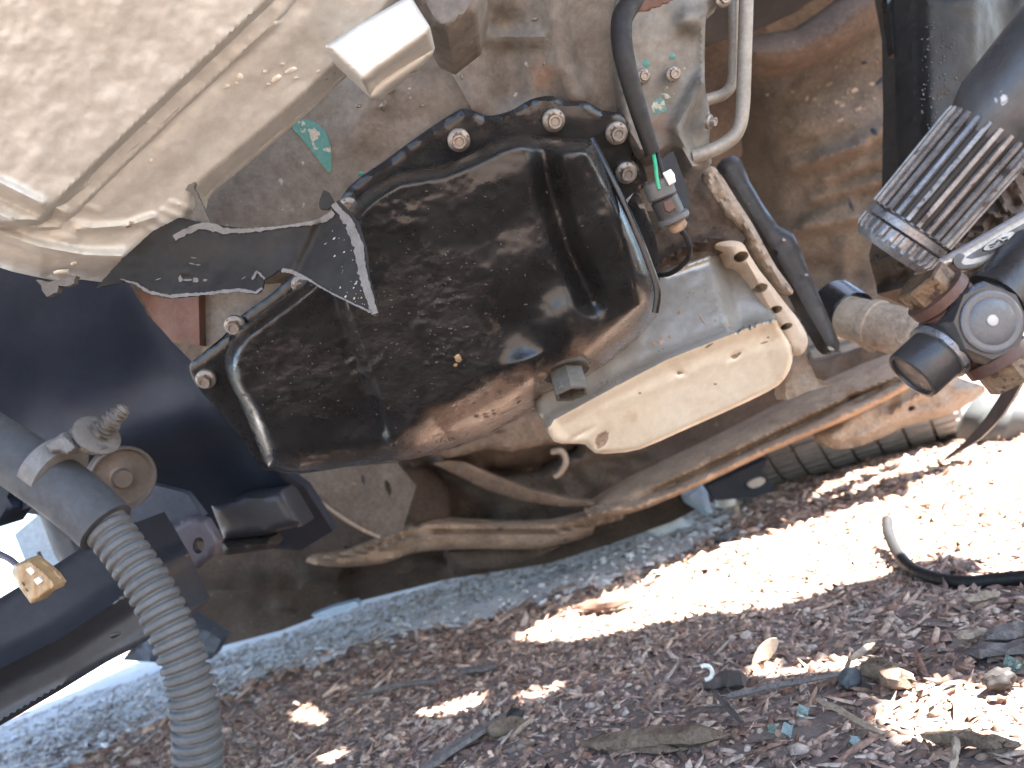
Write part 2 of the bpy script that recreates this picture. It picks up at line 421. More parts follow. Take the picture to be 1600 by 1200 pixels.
gme.materials.append(GROUND); g_ob = bpy.data.objects.new("ground", gme); C.objects.link(g_ob); tag(g_ob, None, None, kind='structure')

# pale gravel drive beyond the mulch
def gpoly(pts): return np.array([G(*p)[:2] for p in pts])
strip = gpoly([(-250, 1300), (60, 1215), (230, 1140), (340, 1092), (450, 1045), (600, 1000), (720, 968), (860, 932), (1000, 892), (1120, 838), (1140, 800)])
strip = np.vstack([strip, [[strip[-1][0] + .6, 5.5], [-6, 5.5], [-6, strip[0][1]]]])
GRAVEL = mat("blue_grey_gravel", (.64, .61, .58), (.48, .455, .43), 60, .8, 0, .9, 120, ((.45, .45, .46), 60, .62), bdist=.006, rvar=0)
sxs = np.arange(-6, 2.2, .03); sys_ = np.arange(.6, 5.5, .03)
SX, SY = np.meshgrid(sxs, sys_); SZ = gz(SX, SY) * (1 - smooth((np.hypot(SX, SY - 1) - 3) / 3)) + .003 + (fbm(SX * 40, SY * 40, 5, 3) - .5) * .003
si = np.arange(SX.size).reshape(SX.shape); sf = np.stack([si[:-1, :-1], si[:-1, 1:], si[1:, 1:], si[1:, :-1]], -1).reshape(-1, 4)
cc = np.stack([SX, SY], -1).reshape(-1, 2)[sf].mean(1)
jx = (fbm(cc[:, 0] * 9, cc[:, 1] * 9, 21, 3) - .5) * .16
sf = sf[inside(cc[:, 0] + jx, cc[:, 1] + jx, strip)]
u = np.unique(sf); mp = np.zeros(SX.size, int); mp[u] = np.arange(len(u))
st = mesh("gravel_drive", np.stack([SX, SY, SZ], -1).reshape(-1, 3)[u], mp[sf], GRAVEL); tag(st, None, None, kind='structure')

def scatter(name, pos, size, kind, cols, material, flat=.5):
    """one mesh of many loose chips; pos (N,2)"""
    n = len(pos)
    base = np.array([[-1, -.5, -.3], [-.3, -.6, -.4], [.5, -.45, -.3], [1, .05, -.2], [.4, .55, -.35], [-.6, .5, -.3],
                     [-.8, -.25, .35], [.0, -.4, .5], [.75, -.1, .3], [.1, .4, .45]], float)
    faces = np.array([[0, 1, 7], [0, 7, 6], [1, 2, 7], [2, 8, 7], [2, 3, 8], [3, 4, 8], [4, 9, 8], [4, 5, 9], [5, 6, 9], [5, 0, 6], [6, 7, 9], [7, 8, 9]])
    v = np.repeat(base[None], n, 0) * (1 + .7 * (rng.random((n, 10, 3)) - .5))
    asp = np.ones((n, 3)); t = rng.random(n)
    asp[:, 0] = np.where(t < kind, 1.2 + 1.8 * rng.random(n), .7 + .4 * rng.random(n))
    asp[:, 1] = np.where(t < kind, .35 + .35 * rng.random(n), .7 + .3 * rng.random(n))
    asp[:, 2] = np.where(t < kind, .22 + .3 * rng.random(n), .55 + .4 * rng.random(n)) * flat * 2
    v = v * (asp * size[:, None])[:, None, :]
    yaw = rng.random(n) * 6.283; til = (rng.random(n) - .5) * 1.1; rl = (rng.random(n) - .5) * 1.2
    def rot(v, a, i, j):
        c, s = np.cos(a)[:, None], np.sin(a)[:, None]; o = v.copy(); o[..., i] = v[..., i] * c - v[..., j] * s; o[..., j] = v[..., i] * s + v[..., j] * c; return o
    v = rot(v, rl, 1, 2); v = rot(v, til, 0, 2); v = rot(v, yaw, 0, 1)
    z = gz(pos[:, 0], pos[:, 1]) + size * (.12 + .5 * rng.random(n)) * flat
    v = v + np.stack([pos[:, 0], pos[:, 1], z], -1)[:, None, :]
    f = (faces[None] + (np.arange(n) * 10)[:, None, None]).reshape(-1, 3)
    me = bpy.data.meshes.new(name); vv = v.reshape(-1, 3); org = vv.mean(0)
    me.vertices.add(len(vv)); me.vertices.foreach_set("co", (vv - org).ravel())
    me.loops.add(f.size); me.loops.foreach_set("vertex_index", f.ravel()); me.polygons.add(len(f))
    me.polygons.foreach_set("loop_start", np.arange(0, f.size, 3)); me.update(calc_edges=True)
    pal = np.array(cols); ci = rng.integers(0, len(pal), n); c = pal[ci] * (.8 + .4 * rng.random((n, 1)))
    a = me.color_attributes.new("tint", 'FLOAT_COLOR', 'POINT')
    a.data.foreach_set("color", np.repeat(np.hstack([c, np.ones((n, 1))]), 10, 0).ravel())
    me.materials.append(material); o = bpy.data.objects.new(name, me); o.location = tuple(org); C.objects.link(o)
    return o
PAL = [(0.279, 0.173, 0.126), (0.217, 0.138, 0.101), (0.361, 0.227, 0.159), (0.154, 0.094, 0.067), (0.266, 0.147, 0.099), (0.458, 0.306, 0.22), (0.33, 0.222, 0.168), (0.238, 0.155, 0.113), (0.549, 0.375, 0.265), (0.201, 0.131, 0.1), (0.462, 0.355, 0.275), (0.396, 0.298, 0.232), (0.2, 0.1, 0.065), (0.27, 0.17, 0.11)]
def pick(n, x0, x1, y0, y1, p=1.0):
    q = np.stack([x0 + (x1 - x0) * rng.random(n), y0 + (y1 - y0) * rng.random(n) ** p], -1)
    return q[~inside(q[:, 0], q[:, 1], strip)]
q = pick(48000, -1.0, .95, .36, 1.35, 1.1)
sz = .0026 + .0056 * rng.random(len(q)) ** 3.2
o1 = scatter("wood_mulch", q, sz, .55, PAL, MULCH)
tag(o1, "fine brown wood mulch covering the ground nearest the camera", "mulch", kind='stuff')
q = pick(26000, -1.5, 2.4, 1.2, 3.2, 1.2); sz = .006 + .009 * rng.random(len(q)) ** 2
o2 = scatter("wood_mulch", q, sz, .5, PAL, MULCH)
tag(o2, "brown wood mulch on the farther ground beneath the car and in the sun", "mulch", kind='stuff')
q = np.stack([-2.2 + 3.4 * rng.random(26000), .9 + 1.9 * rng.random(26000)], -1); jq = (rng.random((len(q), 2)) - .5) * .16; q = q[inside(q[:, 0] + jq[:, 0], q[:, 1] + jq[:, 1], strip)]
o3 = scatter("loose_gravel", q, .005 + .008 * rng.random(len(q)) ** 2, .25, [(.56, .53, .50), (.42, .395, .37), (.66, .63, .60), (.29, .27, .25), (.44, .39, .35)], MULCH, .6)
q = np.stack([-1.6 + 2.0 * rng.random(14000), .9 + 1.5 * rng.random(14000)], -1); q = q[inside(q[:, 0], q[:, 1], strip)]; q = q[fbm(q[:, 0] * 6, q[:, 1] * 6, 77) + .35 * (1.5 - q[:, 1]) - .2 * (q[:, 0] + .5) > .47]
o4 = scatter("wood_mulch", q, .005 + .009 * rng.random(len(q)) ** 2, .75, [(.30, .27, .25), (.42, .39, .36), (.22, .18, .16), (.17, .13, .11), (.5, .48, .45)], MULCH)
tag(o4, "pale wood litter strewn over the near edge of the gravel drive at left", "mulch", kind="stuff")
tag(o3, "loose blue grey gravel scattered on the drive behind the mulch", "gravel", kind='stuff')

# ------------------------------------------------------------------ unseen shade plate added overhead, cut so sun patches fall on the ground
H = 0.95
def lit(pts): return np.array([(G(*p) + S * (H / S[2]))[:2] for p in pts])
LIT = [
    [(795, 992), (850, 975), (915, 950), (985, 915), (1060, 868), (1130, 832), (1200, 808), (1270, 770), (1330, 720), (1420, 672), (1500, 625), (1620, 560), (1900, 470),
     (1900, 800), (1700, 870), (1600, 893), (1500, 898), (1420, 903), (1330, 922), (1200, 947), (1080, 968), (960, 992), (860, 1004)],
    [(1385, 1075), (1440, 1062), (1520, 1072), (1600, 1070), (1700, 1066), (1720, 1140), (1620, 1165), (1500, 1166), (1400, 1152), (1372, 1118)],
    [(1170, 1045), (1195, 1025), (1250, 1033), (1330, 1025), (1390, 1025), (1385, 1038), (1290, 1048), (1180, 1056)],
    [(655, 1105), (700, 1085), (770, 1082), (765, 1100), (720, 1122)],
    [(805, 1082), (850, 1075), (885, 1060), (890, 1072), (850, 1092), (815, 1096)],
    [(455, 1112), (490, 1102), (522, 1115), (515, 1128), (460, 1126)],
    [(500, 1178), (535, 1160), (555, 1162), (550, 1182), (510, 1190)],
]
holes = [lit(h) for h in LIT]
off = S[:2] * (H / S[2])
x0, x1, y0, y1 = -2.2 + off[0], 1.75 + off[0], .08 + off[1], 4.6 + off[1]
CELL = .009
#SUN_GAPS_BEGIN
SUN_GAPS = {0:[74,78],1:[73,78],2:[72,79],3:[71,80],4:[70,80],5:[70,81],6:[69,81],7:[69,80],8:[69,79],9:[69,78],10:[69,77],11:[70,76],12:[70,76],13:[71,75],14:[71,75],21:[73,75],22:[71,75],23:[70,74],24:[69,74],25:[68,73],26:[67,71],27:[66,70],28:[65,69],29:[65,69],30:[65,69],31:[66,68,99,102],32:[67,68,96,114],33:[94,115],34:[94,116],35:[93,116],36:[93,117],37:[92,118],38:[92,119],39:[93,120],40:[95,121],41:[95,122],42:[96,123],43:[96,124],44:[43,46,96,125],45:[42,48,96,126],46:[19,21,42,48,96,126],47:[18,21,34,35,42,48,96,127],48:[17,21,34,37,41,44,45,47,96,128],49:[17,21,33,38,41,43,96,129],50:[16,21,32,38,93,130],51:[16,20,32,38,76,77,87,131],52:[17,19,31,38,74,132],53:[31,38,73,133],54:[30,38,71,134],55:[29,37,70,135],56:[29,36,69,136],57:[28,35,67,136],58:[28,34,66,137],59:[27,33,64,138],60:[29,32,62,139],61:[61,140],62:[59,141],63:[57,142],64:[55,143],65:[54,144],66:[53,145],67:[52,146],68:[51,146],69:[11,12,50,147],70:[10,12,49,148],71:[9,12,48,149],72:[8,11,47,150],73:[7,11,46,151],74:[7,11,45,152],75:[6,10,45,153],76:[5,9,44,154],77:[4,9,44,155],78:[3,8,44,156],79:[3,8,43,156],80:[2,7,43,157],81:[2,7,42,158],82:[2,6,42,159],83:[1,5,42,160],84:[1,5,41,161],85:[0,4,41,162],86:[40,163],87:[40,164],88:[40,165],89:[39,166],90:[39,166],91:[38,167],92:[47,168],93:[50,169],94:[52,170],95:[54,171],96:[55,172],97:[56,173],98:[57,174],99:[58,175],100:[59,176],101:[60,176],102:[61,177],103:[62,178],104:[63,179],105:[63,180],106:[64,181],107:[65,109,119,182],108:[65,108,120,183],109:[66,104,121,184],110:[67,102,122,185],111:[67,100,122,186],112:[68,97,122,186],113:[69,95,122,187],114:[69,92,123,188],115:[70,89,123,189],116:[123,190],117:[126,191],118:[130,192],119:[134,193],120:[137,194],121:[138,195],122:[140,196],123:[141,196],124:[141,197],125:[141,198],126:[141,199],127:[141,200],128:[141,201],129:[136,137,141,202],130:[130,203],131:[118,204],132:[115,205],133:[113,205],134:[114,206],135:[114,207],136:[116,208],137:[119,209],138:[120,210],139:[121,211],140:[122,212],141:[123,213],142:[125,214],143:[128,215],144:[129,215],145:[130,216],146:[135,217],147:[137,218],148:[137,219],149:[137,220],150:[137,221],151:[137,222],152:[137,223],153:[117,118,127,128,132,224],154:[115,225],155:[116,225],156:[117,226],157:[118,227],158:[118,228],159:[119,229],160:[120,230],161:[120,231],162:[121,232],163:[121,233],164:[122,234],165:[123,235],166:[123,235],167:[124,236],168:[124,237],169:[125,238],170:[126,239],171:[126,240],172:[127,241],173:[127,242],174:[131,243],175:[134,244],176:[135,245],177:[135,245],178:[136,246],179:[137,246],180:[137,246],181:[138,246],182:[138,246],183:[138,246],184:[138,246],185:[138,246],186:[138,246],187:[138,246],188:[138,246],189:[137,246],190:[138,246],191:[138,246],192:[139,246],193:[140,246],194:[140,246],195:[141,246],196:[141,246],197:[142,246],198:[143,246],199:[143,246],200:[144,246],201:[144,246],202:[145,246],203:[146,246],204:[146,246],205:[147,246],206:[147,246],207:[148,246],208:[149,246],209:[149,246],210:[150,246],211:[151,246],212:[152,246],213:[153,246],214:[153,246],215:[154,246],216:[155,246],217:[156,246],218:[157,246],219:[158,246],220:[159,246],221:[160,246],222:[160,246],223:[161,246],224:[162,246],225:[163,246],226:[164,246],227:[165,246],228:[166,246],229:[167,246],230:[168,246],231:[168,246],232:[169,246],233:[170,246],234:[171,246],235:[172,246],236:[173,246],237:[174,246],238:[175,246],239:[175,246],240:[176,246],241:[177,246],242:[178,246],243:[179,246],244:[180,246],245:[181,246],246:[182,246],247:[183,246],248:[183,246],249:[184,246],250:[185,246],251:[186,246],252:[187,246],253:[188,246],254:[189,246],255:[190,246],256:[190,246],257:[191,246],258:[192,246],259:[193,246],260:[194,246],261:[195,246],262:[196,246],263:[196,246],264:[197,246],265:[198,246],266:[199,246],267:[200,246],268:[200,246],269:[201,246],270:[202,246],271:[203,246],272:[204,246],273:[204,246],274:[205,246],275:[206,246],276:[207,246],277:[208,246],278:[209,246],279:[209,246],280:[210,246],281:[211,246],282:[212,246],283:[213,246],284:[213,246],285:[214,246],286:[215,246],287:[216,246],288:[217,246],289:[217,246],290:[218,246],291:[219,246],292:[220,246],293:[221,246],294:[221,246],295:[222,246],296:[223,246],297:[224,246],298:[225,246],299:[225,246],300:[226,246],301:[227,246],302:[228,246],303:[229,246],304:[229,246],305:[230,246],306:[231,246],307:[232,246],308:[233,246],309:[233,246],310:[234,246],311:[235,246],312:[236,246],313:[237,246],314:[237,246],315:[238,246],316:[239,246],317:[240,246],318:[241,246],319:[241,246],320:[242,246],321:[243,246],322:[244,246],323:[245,246],324:[245,246]}
#SUN_GAPS_END
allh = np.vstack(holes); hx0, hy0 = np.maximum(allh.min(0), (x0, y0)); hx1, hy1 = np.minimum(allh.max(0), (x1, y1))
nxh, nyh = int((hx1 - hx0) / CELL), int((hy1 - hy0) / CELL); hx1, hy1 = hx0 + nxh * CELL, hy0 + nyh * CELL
if SUN_GAPS is None:
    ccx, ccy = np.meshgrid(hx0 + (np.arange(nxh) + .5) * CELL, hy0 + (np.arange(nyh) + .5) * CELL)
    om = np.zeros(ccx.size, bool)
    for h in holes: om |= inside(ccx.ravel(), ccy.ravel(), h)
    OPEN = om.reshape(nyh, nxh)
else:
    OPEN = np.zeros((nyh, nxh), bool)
    for r_i, runs in SUN_GAPS.items():
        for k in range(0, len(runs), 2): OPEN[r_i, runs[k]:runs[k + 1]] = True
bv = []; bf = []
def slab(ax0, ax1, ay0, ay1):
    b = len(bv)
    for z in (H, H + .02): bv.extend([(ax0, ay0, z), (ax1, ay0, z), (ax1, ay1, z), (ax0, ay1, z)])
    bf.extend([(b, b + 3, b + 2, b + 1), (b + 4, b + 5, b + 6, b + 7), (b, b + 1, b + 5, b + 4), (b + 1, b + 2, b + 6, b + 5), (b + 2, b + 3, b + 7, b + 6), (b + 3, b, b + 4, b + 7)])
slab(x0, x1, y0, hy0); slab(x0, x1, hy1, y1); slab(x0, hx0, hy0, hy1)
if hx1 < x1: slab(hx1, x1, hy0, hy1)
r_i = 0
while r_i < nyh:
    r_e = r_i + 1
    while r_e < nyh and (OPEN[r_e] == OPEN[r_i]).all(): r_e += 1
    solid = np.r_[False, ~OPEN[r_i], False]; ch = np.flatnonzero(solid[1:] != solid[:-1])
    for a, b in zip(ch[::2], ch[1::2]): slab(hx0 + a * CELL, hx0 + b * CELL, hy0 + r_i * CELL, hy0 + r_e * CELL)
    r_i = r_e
body = mesh("shade_plate", bv, bf, M['shadeplate'], sm=False); tag(body, None, None, kind='structure')

# underside of the car far behind the engine
ub = plane((0, 0, 1.98), (1600, 0, 2.0), (800, 900, 1.9))
def ubf(x, y, D): return ub(x, y) + ridge(x, y, [(300, 940), (700, 870), (1100, 760)], 30, .05) + (fbm(x / 90, y / 90, 4) - .5) * .06 + .05 * smooth((x - 538) / 6) * (1 - smooth((x - 700) / 8)) * (y > 860) + ridge(x, y, [(345, 925), (520, 905), (700, 880)], 8, .03) + bump(x, y, 445, 950, 22, 10, .05) + bump(x, y, 395, 915, 12, 16, .03) + .06 * np.exp(-(((x - 455) / 16) ** 2 + ((y - 905) / 10) ** 2))
o = relief("underbody_panel", [(-500, -400), (1400, -400), (1400, 420), (1340, 620), (1300, 668), (1190, 705), (1120, 780), (1050, 815), (950, 852), (850, 882), (700, 905), (560, 940), (440, 985), (345, 1010), (230, 1020), (235, 900), (140, 815), (120, 740), (-500, 700)],
       ubf, M['under'], step=16, thick=.05)
tag(o, "dark brown mud stained underbody behind the engine and suspension", "underbody")

# ------------------------------------------------------------------ engine block
blk = plane((600, 0, .470), (330, 300, .500), (950, 100, .505))
def blkf(x, y, D):
    d = blk(x, y) + (fbm(x / 70, y / 70, 2) - .5) * .005
    d += ridge(x, y, [(690, 60), (715, 130), (735, 170)], 9, .006) + ridge(x, y, [(590, 130), (560, 200)], 30, .004)
    d += .012 * np.exp(-(dist(x, y, [(790, 40), (800, 140)]) / 28) ** 2) + ridge(x, y, [(860, -20), (880, 100), (900, 150)], 22, .012)
    d += ridge(x, y, [(840, 60), (770, 60), (700, 20)], 12, .006)
    d += .075 * smooth((y - 390) / 110)
    return d
eb_o = thing("engine_block", "brown stained cast engine block above the black oil pan", "engine block", P(600, 250, .5))
relief("casting", [(250, 240), (430, 60), (560, -60), (1010, -60), (1000, 100), (1005, 200), (1040, 270), (1060, 330), (1000, 330), (700, 330), (560, 360), (480, 430), (440, 470), (360, 520), (310, 575), (275, 540), (230, 490), (200, 440)],
       blkf, M['castdark'], eb_o, step=9, thick=.08)
def bossd(x, y, D): return .352 + .00004 * (y - 60) + .030 * smooth(side(x, y, [(560, 126), (582, 106), (672, 44)]) / 40) + .003 * (1 - np.sqrt(np.clip(1 - (1 - np.clip(D / 8, 0, 1)) ** 2, 0, 1)))
relief("mounting_boss", [(508, 72), (560, 38), (640, -8), (672, 42), (668, 54), (640, 84), (582, 130), (566, 126)], bossd, M['cast'], eb_o, step=4, thick=.022, feats=[[(566, 118), (582, 106), (672, 44)]])
relief("mounting_boss", [(640, -30), (760, -40), (745, 20), (700, 55), (672, 42), (655, 10)], lambda x, y, D: .385 + .006 * (1 - smooth(D / 14)), M['castdark'], eb_o, step=8, thick=.05)
relief("rusty_flange", [(215, 455), (310, 455), (312, 540), (270, 535), (240, 500)], lambda x, y, D: .560 + 0 * x + .006 * np.sin((x - 215) / 20), M['rust'], eb_o, step=12, thick=.03)
relief("side_flange", [(308, 440), (420, 440), (446, 436), (424, 464), (372, 500), (346, 528), (316, 552)], lambda x, y, D: .566 + 0 * x, M['castdark'], eb_o, step=8, thick=.02)
relief("paint_mark", [(452, 192), (475, 186), (500, 196), (515, 222), (518, 262), (512, 268), (490, 240), (470, 215)], lambda x, y, D: blkf(x, y, D) - .0006, M['teal'], eb_o, step=5, thick=.0004, curve=3)
blobs("paint_mark", [(565, 272, 6, 4, .3), (553, 302, 4, 4, 0)], blkf, M['teal'], eb_o, .001)
blobs("bright_scrape", [(610, 140, 9, 7, .4), (455, 193, 5, 7, .2), (600, 165, 6, 9, .5), (705, 70, 4, 9, -.2), (722, 120, 3, 7, -.2), (560, 165, 5, 4, 0), (660, 165, 4, 2, 0), (850, 100, 3, 3, 0), (835, 30, 8, 3, -.2)], blkf, M['zinc'], eb_o, .0012)

# ------------------------------------------------------------------ gearbox housing (top left)
gbp = plane((0, 0, .305), (600, 0, .372), (100, 430, .392))
RG = [(-60, 345), (60, 345), (105, 300), (240, 170), (330, 85), (420, 0), (470, -60)]
def gbf(x, y, D):
    s = side(x, y, RG)
    d = gbp(x, y) + .014 * smooth((s + 4) / 16)
    d += ridge(x, y, [(95, 322), (240, 205), (330, 120), (430, 35)], 6, .0035)
    d += .004 * smooth((s - 48) / 60)
    d += .004 * np.exp(-(dist(x, y, [(-40, 290), (62, 335)]) / 9) ** 2) + ridge(x, y, [(-40, 265), (66, 318)], 8, .004) + ridge(x, y, [(-40, 318), (45, 355)], 7, .004)
    d += ridge(x, y, [(-40, 350), (60, 385), (130, 398), (190, 400)], 9, .006)
    d += ridge(x, y, [(120, 358), (200, 352), (240, 340)], 6, .003)
    for a in range(4): d += ridge(x, y, [(224 + a * 15, 352 - a * 12), (262 + a * 13, 372 - a * 15)], 4, .0013)
    for a in range(3): d += ridge(x, y, [(85 + a * 22, 368 - a * 24), (120 + a * 18, 374 - a * 22)], 5, .0013)
    d += .018 * (1 - np.sqrt(np.clip(1 - (1 - np.clip(D / 30, 0, 1)) ** 2, 0, 1))) * smooth((y - 330) / 60) + .003 * (1 - smooth(D / 6))
    return d + (fbm(x / 60, y / 60, 6) - .5) * .004
gb_o = thing("gearbox_housing", "large pale cast aluminium gearbox housing at the top left with a stepped edge", "gearbox", P(200, 200, .36))
relief("casting", [(-80, -80), (660, -80), (600, 20), (556, 62), (530, 98), (480, 146), (430, 190), (370, 240), (318, 283), (304, 300), (301, 322), (285, 352), (262, 380), (236, 404), (205, 424), (180, 432), (130, 434), (100, 430), (60, 432), (18, 424), (-80, 392)],
       gbf, M['cast'], gb_o, step=4.5, thick=.018, feats=[[(95, 322), (240, 205), (330, 120), (430, 35)], RG[1:6], [(-40, 265), (66, 318)], [(-40, 318), (45, 355)], [(-40, 350), (60, 385), (130, 398), (190, 400)], [(120, 358), (200, 352), (240, 340)]])
relief("oil_scum", [(57, 438), (78, 440), (92, 436), (118, 432), (116, 444), (104, 448), (92, 446), (90, 456), (74, 463), (66, 452)], .40, M['cliptree'], gb_o, step=6, thick=.004, jag=3)
blobs("bright_chip", [(375, 120, 6, 5, 0), (432, 123, 10, 6, -.6), (455, 110, 12, 5, -.5), (415, 112, 4, 3, 0), (463, 122, 4, 3, 0), (442, 100, 4, 3, 0), (355, 135, 6, 3, -.6), (497, 112, 4, 2, -.5), (420, 132, 3, 2, 0), (370, 130, 3, 2, 0),
      (236, 251, 3, 3, 0), (97, 425, 12, 4, -.1), (116, 411, 6, 3, -.3)], lambda x, y, D: gbf(x, y, D), M['whiteplastic'], gb_o, .0012)

# ------------------------------------------------------------------ oil pan
fl = plane((730, 200, .495), (340, 560, .560), (1000, 270, .522))
pan = thing("oil_pan", "black painted engine oil pan with bolted flange, peeling paint and a brown reflection painted below", "oil pan", P(700, 450, .5))
def flf(x, y, D): return fl(x, y) + .004 * (1 - smooth(D / 8)) + (fbm(x / 40, y / 40, 14) - .5) * .003
relief("flange", [(545, 292), (600, 252), (650, 215), (690, 188), (722, 170), (742, 174), (765, 181), (800, 172), (830, 155), (862, 150), (890, 160), (915, 158), (940, 172), (972, 178), (994, 198), (1000, 220), (992, 244), (1006, 262), (1012, 288), (1000, 300), (1030, 400), (1000, 520), (800, 640), (600, 712), (430, 735), (405, 725), (380, 690), (345, 645), (308, 604), (296, 572), (312, 556), (350, 528), (368, 500), (420, 462), (455, 432), (500, 395), (520, 340)],
       flf, M['black'], pan, step=9, thick=.008, curve=3)
LOW = [(560, 730), (622, 694), (664, 642), (760, 590), (860, 556), (960, 505), (1040, 462)]
def panf(x, y, D):
    d = fl(x, y)
    up = smooth((y - (760 - .45 * x)) / 160)
    wd = 26 + 18 * up
    d = d - .062 * np.sqrt(np.clip(1 - (1 - np.clip(D / wd, 0, 1)) ** 2, 0, 1))
    low = side(x, y, LOW)
    d += .085 * np.clip((low + 8) / 95, 0, 2) ** 1.25 * (x > 540) * smooth((x - 540) / 70)
    # left lobe set back behind a crease
    cr = side(x, y, [(520, 380), (545, 480), (585, 590), (606, 660), (625, 730)])
    d += .016 * smooth((cr + 4) / 26)
    d += .004 * np.exp(-(((x - 548) / 46) ** 2 + ((y - 655) / 30) ** 2))
    # vertical crease and right lobe
    d += .014 * np.exp(-(dist(x, y, [(845, 215), (862, 300), (885, 380), (925, 470)]) / 20) ** 2)
    d += ridge(x, y, [(905, 250), (950, 340), (985, 430)], 40, .008)
    # hump at the corner above the drain plug, shelf ripples
    d += bump(x, y, 880, 500, 34, 46, .012, .5) + .010 * np.exp(-(((x - 800) / 40) ** 2 + ((y - 505) / 40) ** 2))
    d += bump(x, y, 830, 585, 34, 30, .016) + bump(x, y, 905, 565, 55, 28, .010, -.5) + bump(x, y, 690, 640, 70, 9, .004, -.55)
    d += .004 * np.sin((x * .5 + y) / 23.) * smooth((x - 690) / 100) * smooth((500 - y) / 120) * .4
    # flaking paint
    q = x * .88 - y * .3; r_ = x * .3 + y * .95
    mk = np.exp(-(((x - 660) / 120) ** 2 + ((y - 520) / 125) ** 2) ** 2) + .6 * np.exp(-(((x - 470) / 110) ** 2 + ((y - 590) / 80) ** 2) ** 2) + .35 * np.exp(-(((x - 640) / 120) ** 2 + ((y - 330) / 70) ** 2) ** 2)
    n = fbm(q / 15, r_ / 7, 31, 5); n2 = fbm(q / 60, r_ / 34, 37, 4)
    d -= .0009 * mk * (smooth((n - .50) / .05) * smooth((n2 - .42) / .12) + .7 * smooth((n2 - .52) / .03))
    return d + (fbm(x / 50, y / 50, 17) - .5) * .004
BODY = [(548, 320), (590, 285), (625, 268), (690, 256), (735, 238), (775, 218), (810, 208), (845, 210), (885, 216), (922, 216), (938, 235), (965, 285), (990, 340), (1015, 400), (1031, 455), (1026, 492), (1004, 520), (962, 560), (926, 592), (880, 616), (830, 642), (760, 682), (690, 706), (620, 722), (540, 730), (470, 740), (418, 732), (400, 695), (375, 635), (352, 590), (350, 552), (375, 510), (430, 470), (470, 440), (510, 390)]
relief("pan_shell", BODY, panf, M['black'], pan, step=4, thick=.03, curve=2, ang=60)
tube("rolled_edge", [P(a, b, c) for a, b, c in ((924, 218, .475), (950, 268, .472), (985, 340, .472), (1012, 405, .474), (1027, 452, .476), (1024, 488, .480))], .0022, M['black'], pan, 10)
def project(v):
    q = v - CAM; d = q @ Fw
    return 800 + FPX * (q @ Rt) / d, 600 - FPX * (q @ Up) / d, d
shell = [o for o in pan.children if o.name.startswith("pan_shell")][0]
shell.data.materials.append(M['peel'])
fcx = np.array([p.center for p in shell.data.polygons]) + np.array(pan.location)
fx, fy, fd = project(fcx)
nz = (fbm(fx / 22, fy / 14, 51, 4) - .5)
pk = (((fx - 655) / 115) ** 2 + ((fy - 520) / 125) ** 2 < 1 + nz * 2.2) | (((fx - 470) / 100) ** 2 + ((fy - 590) / 75) ** 2 < .6 + nz * 2.2)
shell.data.polygons.foreach_set("material_index", np.where(pk, 1, 0).astype(np.int32))
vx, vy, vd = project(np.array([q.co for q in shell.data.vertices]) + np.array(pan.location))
brown_reflection = smooth((side(vx, vy, LOW) + (fbm(vx / 30, vy / 20, 51, 4) - .5) * 40 + 6) / 34) * smooth((vx - 590 - (fbm(vx / 20, vy / 20, 3) - .5) * 60) / 70)  # brown ground reflection painted along the lower face
at = shell.data.color_attributes.new("brown_reflection", 'FLOAT_COLOR', 'POINT'); at.data.foreach_set("color", np.repeat(brown_reflection[:, None], 4, 1).ravel())
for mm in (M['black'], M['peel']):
    t = mm.node_tree; b_ = t.nodes["Principled BSDF"]; an_ = t.nodes.new("ShaderNodeAttribute"); an_.attribute_name = "brown_reflection"
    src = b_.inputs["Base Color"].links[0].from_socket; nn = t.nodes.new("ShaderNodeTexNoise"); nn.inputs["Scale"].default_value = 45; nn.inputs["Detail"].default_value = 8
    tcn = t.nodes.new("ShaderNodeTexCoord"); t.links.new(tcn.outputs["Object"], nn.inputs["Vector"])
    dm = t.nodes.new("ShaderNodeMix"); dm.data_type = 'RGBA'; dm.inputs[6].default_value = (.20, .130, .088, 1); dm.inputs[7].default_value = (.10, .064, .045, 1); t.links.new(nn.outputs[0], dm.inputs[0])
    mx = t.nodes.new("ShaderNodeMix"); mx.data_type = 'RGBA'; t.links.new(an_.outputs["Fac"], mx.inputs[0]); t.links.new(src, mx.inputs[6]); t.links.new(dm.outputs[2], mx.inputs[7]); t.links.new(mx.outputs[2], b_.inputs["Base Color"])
blobs("rust_spot", [(716, 560, 7, 6, 0), (712, 570, 4, 3, 0)], panf, M['tan'], pan, .0008)
spk = []
for i in range(110):
    x, y = 655 + rng.normal() * 75, 500 + rng.normal() * 75
    if y > 250 and side(np.array([x]), np.array([y]), LOW)[0] < -15: spk.append((x, y, 1.2 + 2.6 * rng.random() ** 2, .8 + .9 * rng.random(), -.35 + .5 * rng.random()))
for i in range(40): spk.append((400 + 160 * rng.random(), 500 + 150 * rng.random(), 1 + 1.6 * rng.random(), .8 + rng.random() * .6, rng.random() * 3))
for i in range(25): spk.append((650 + 280 * rng.random(), 290 + 160 * rng.random(), 1 + 2.4 * rng.random(), .7 + rng.random() * .6, rng.random() * 3))
blobs("paint_flake", spk, panf, M['torn'], pan, .0007, 7)
blobs("mud_spot", [(760, 615, 5, 3, -.4), (741, 630, 4, 2, -.4), (745, 651, 4, 2, 0), (760, 651, 5, 2, 0), (772, 646, 4, 2, -.3), (781, 612, 5, 3, -.5)], panf, M['torn'], pan, .0006)
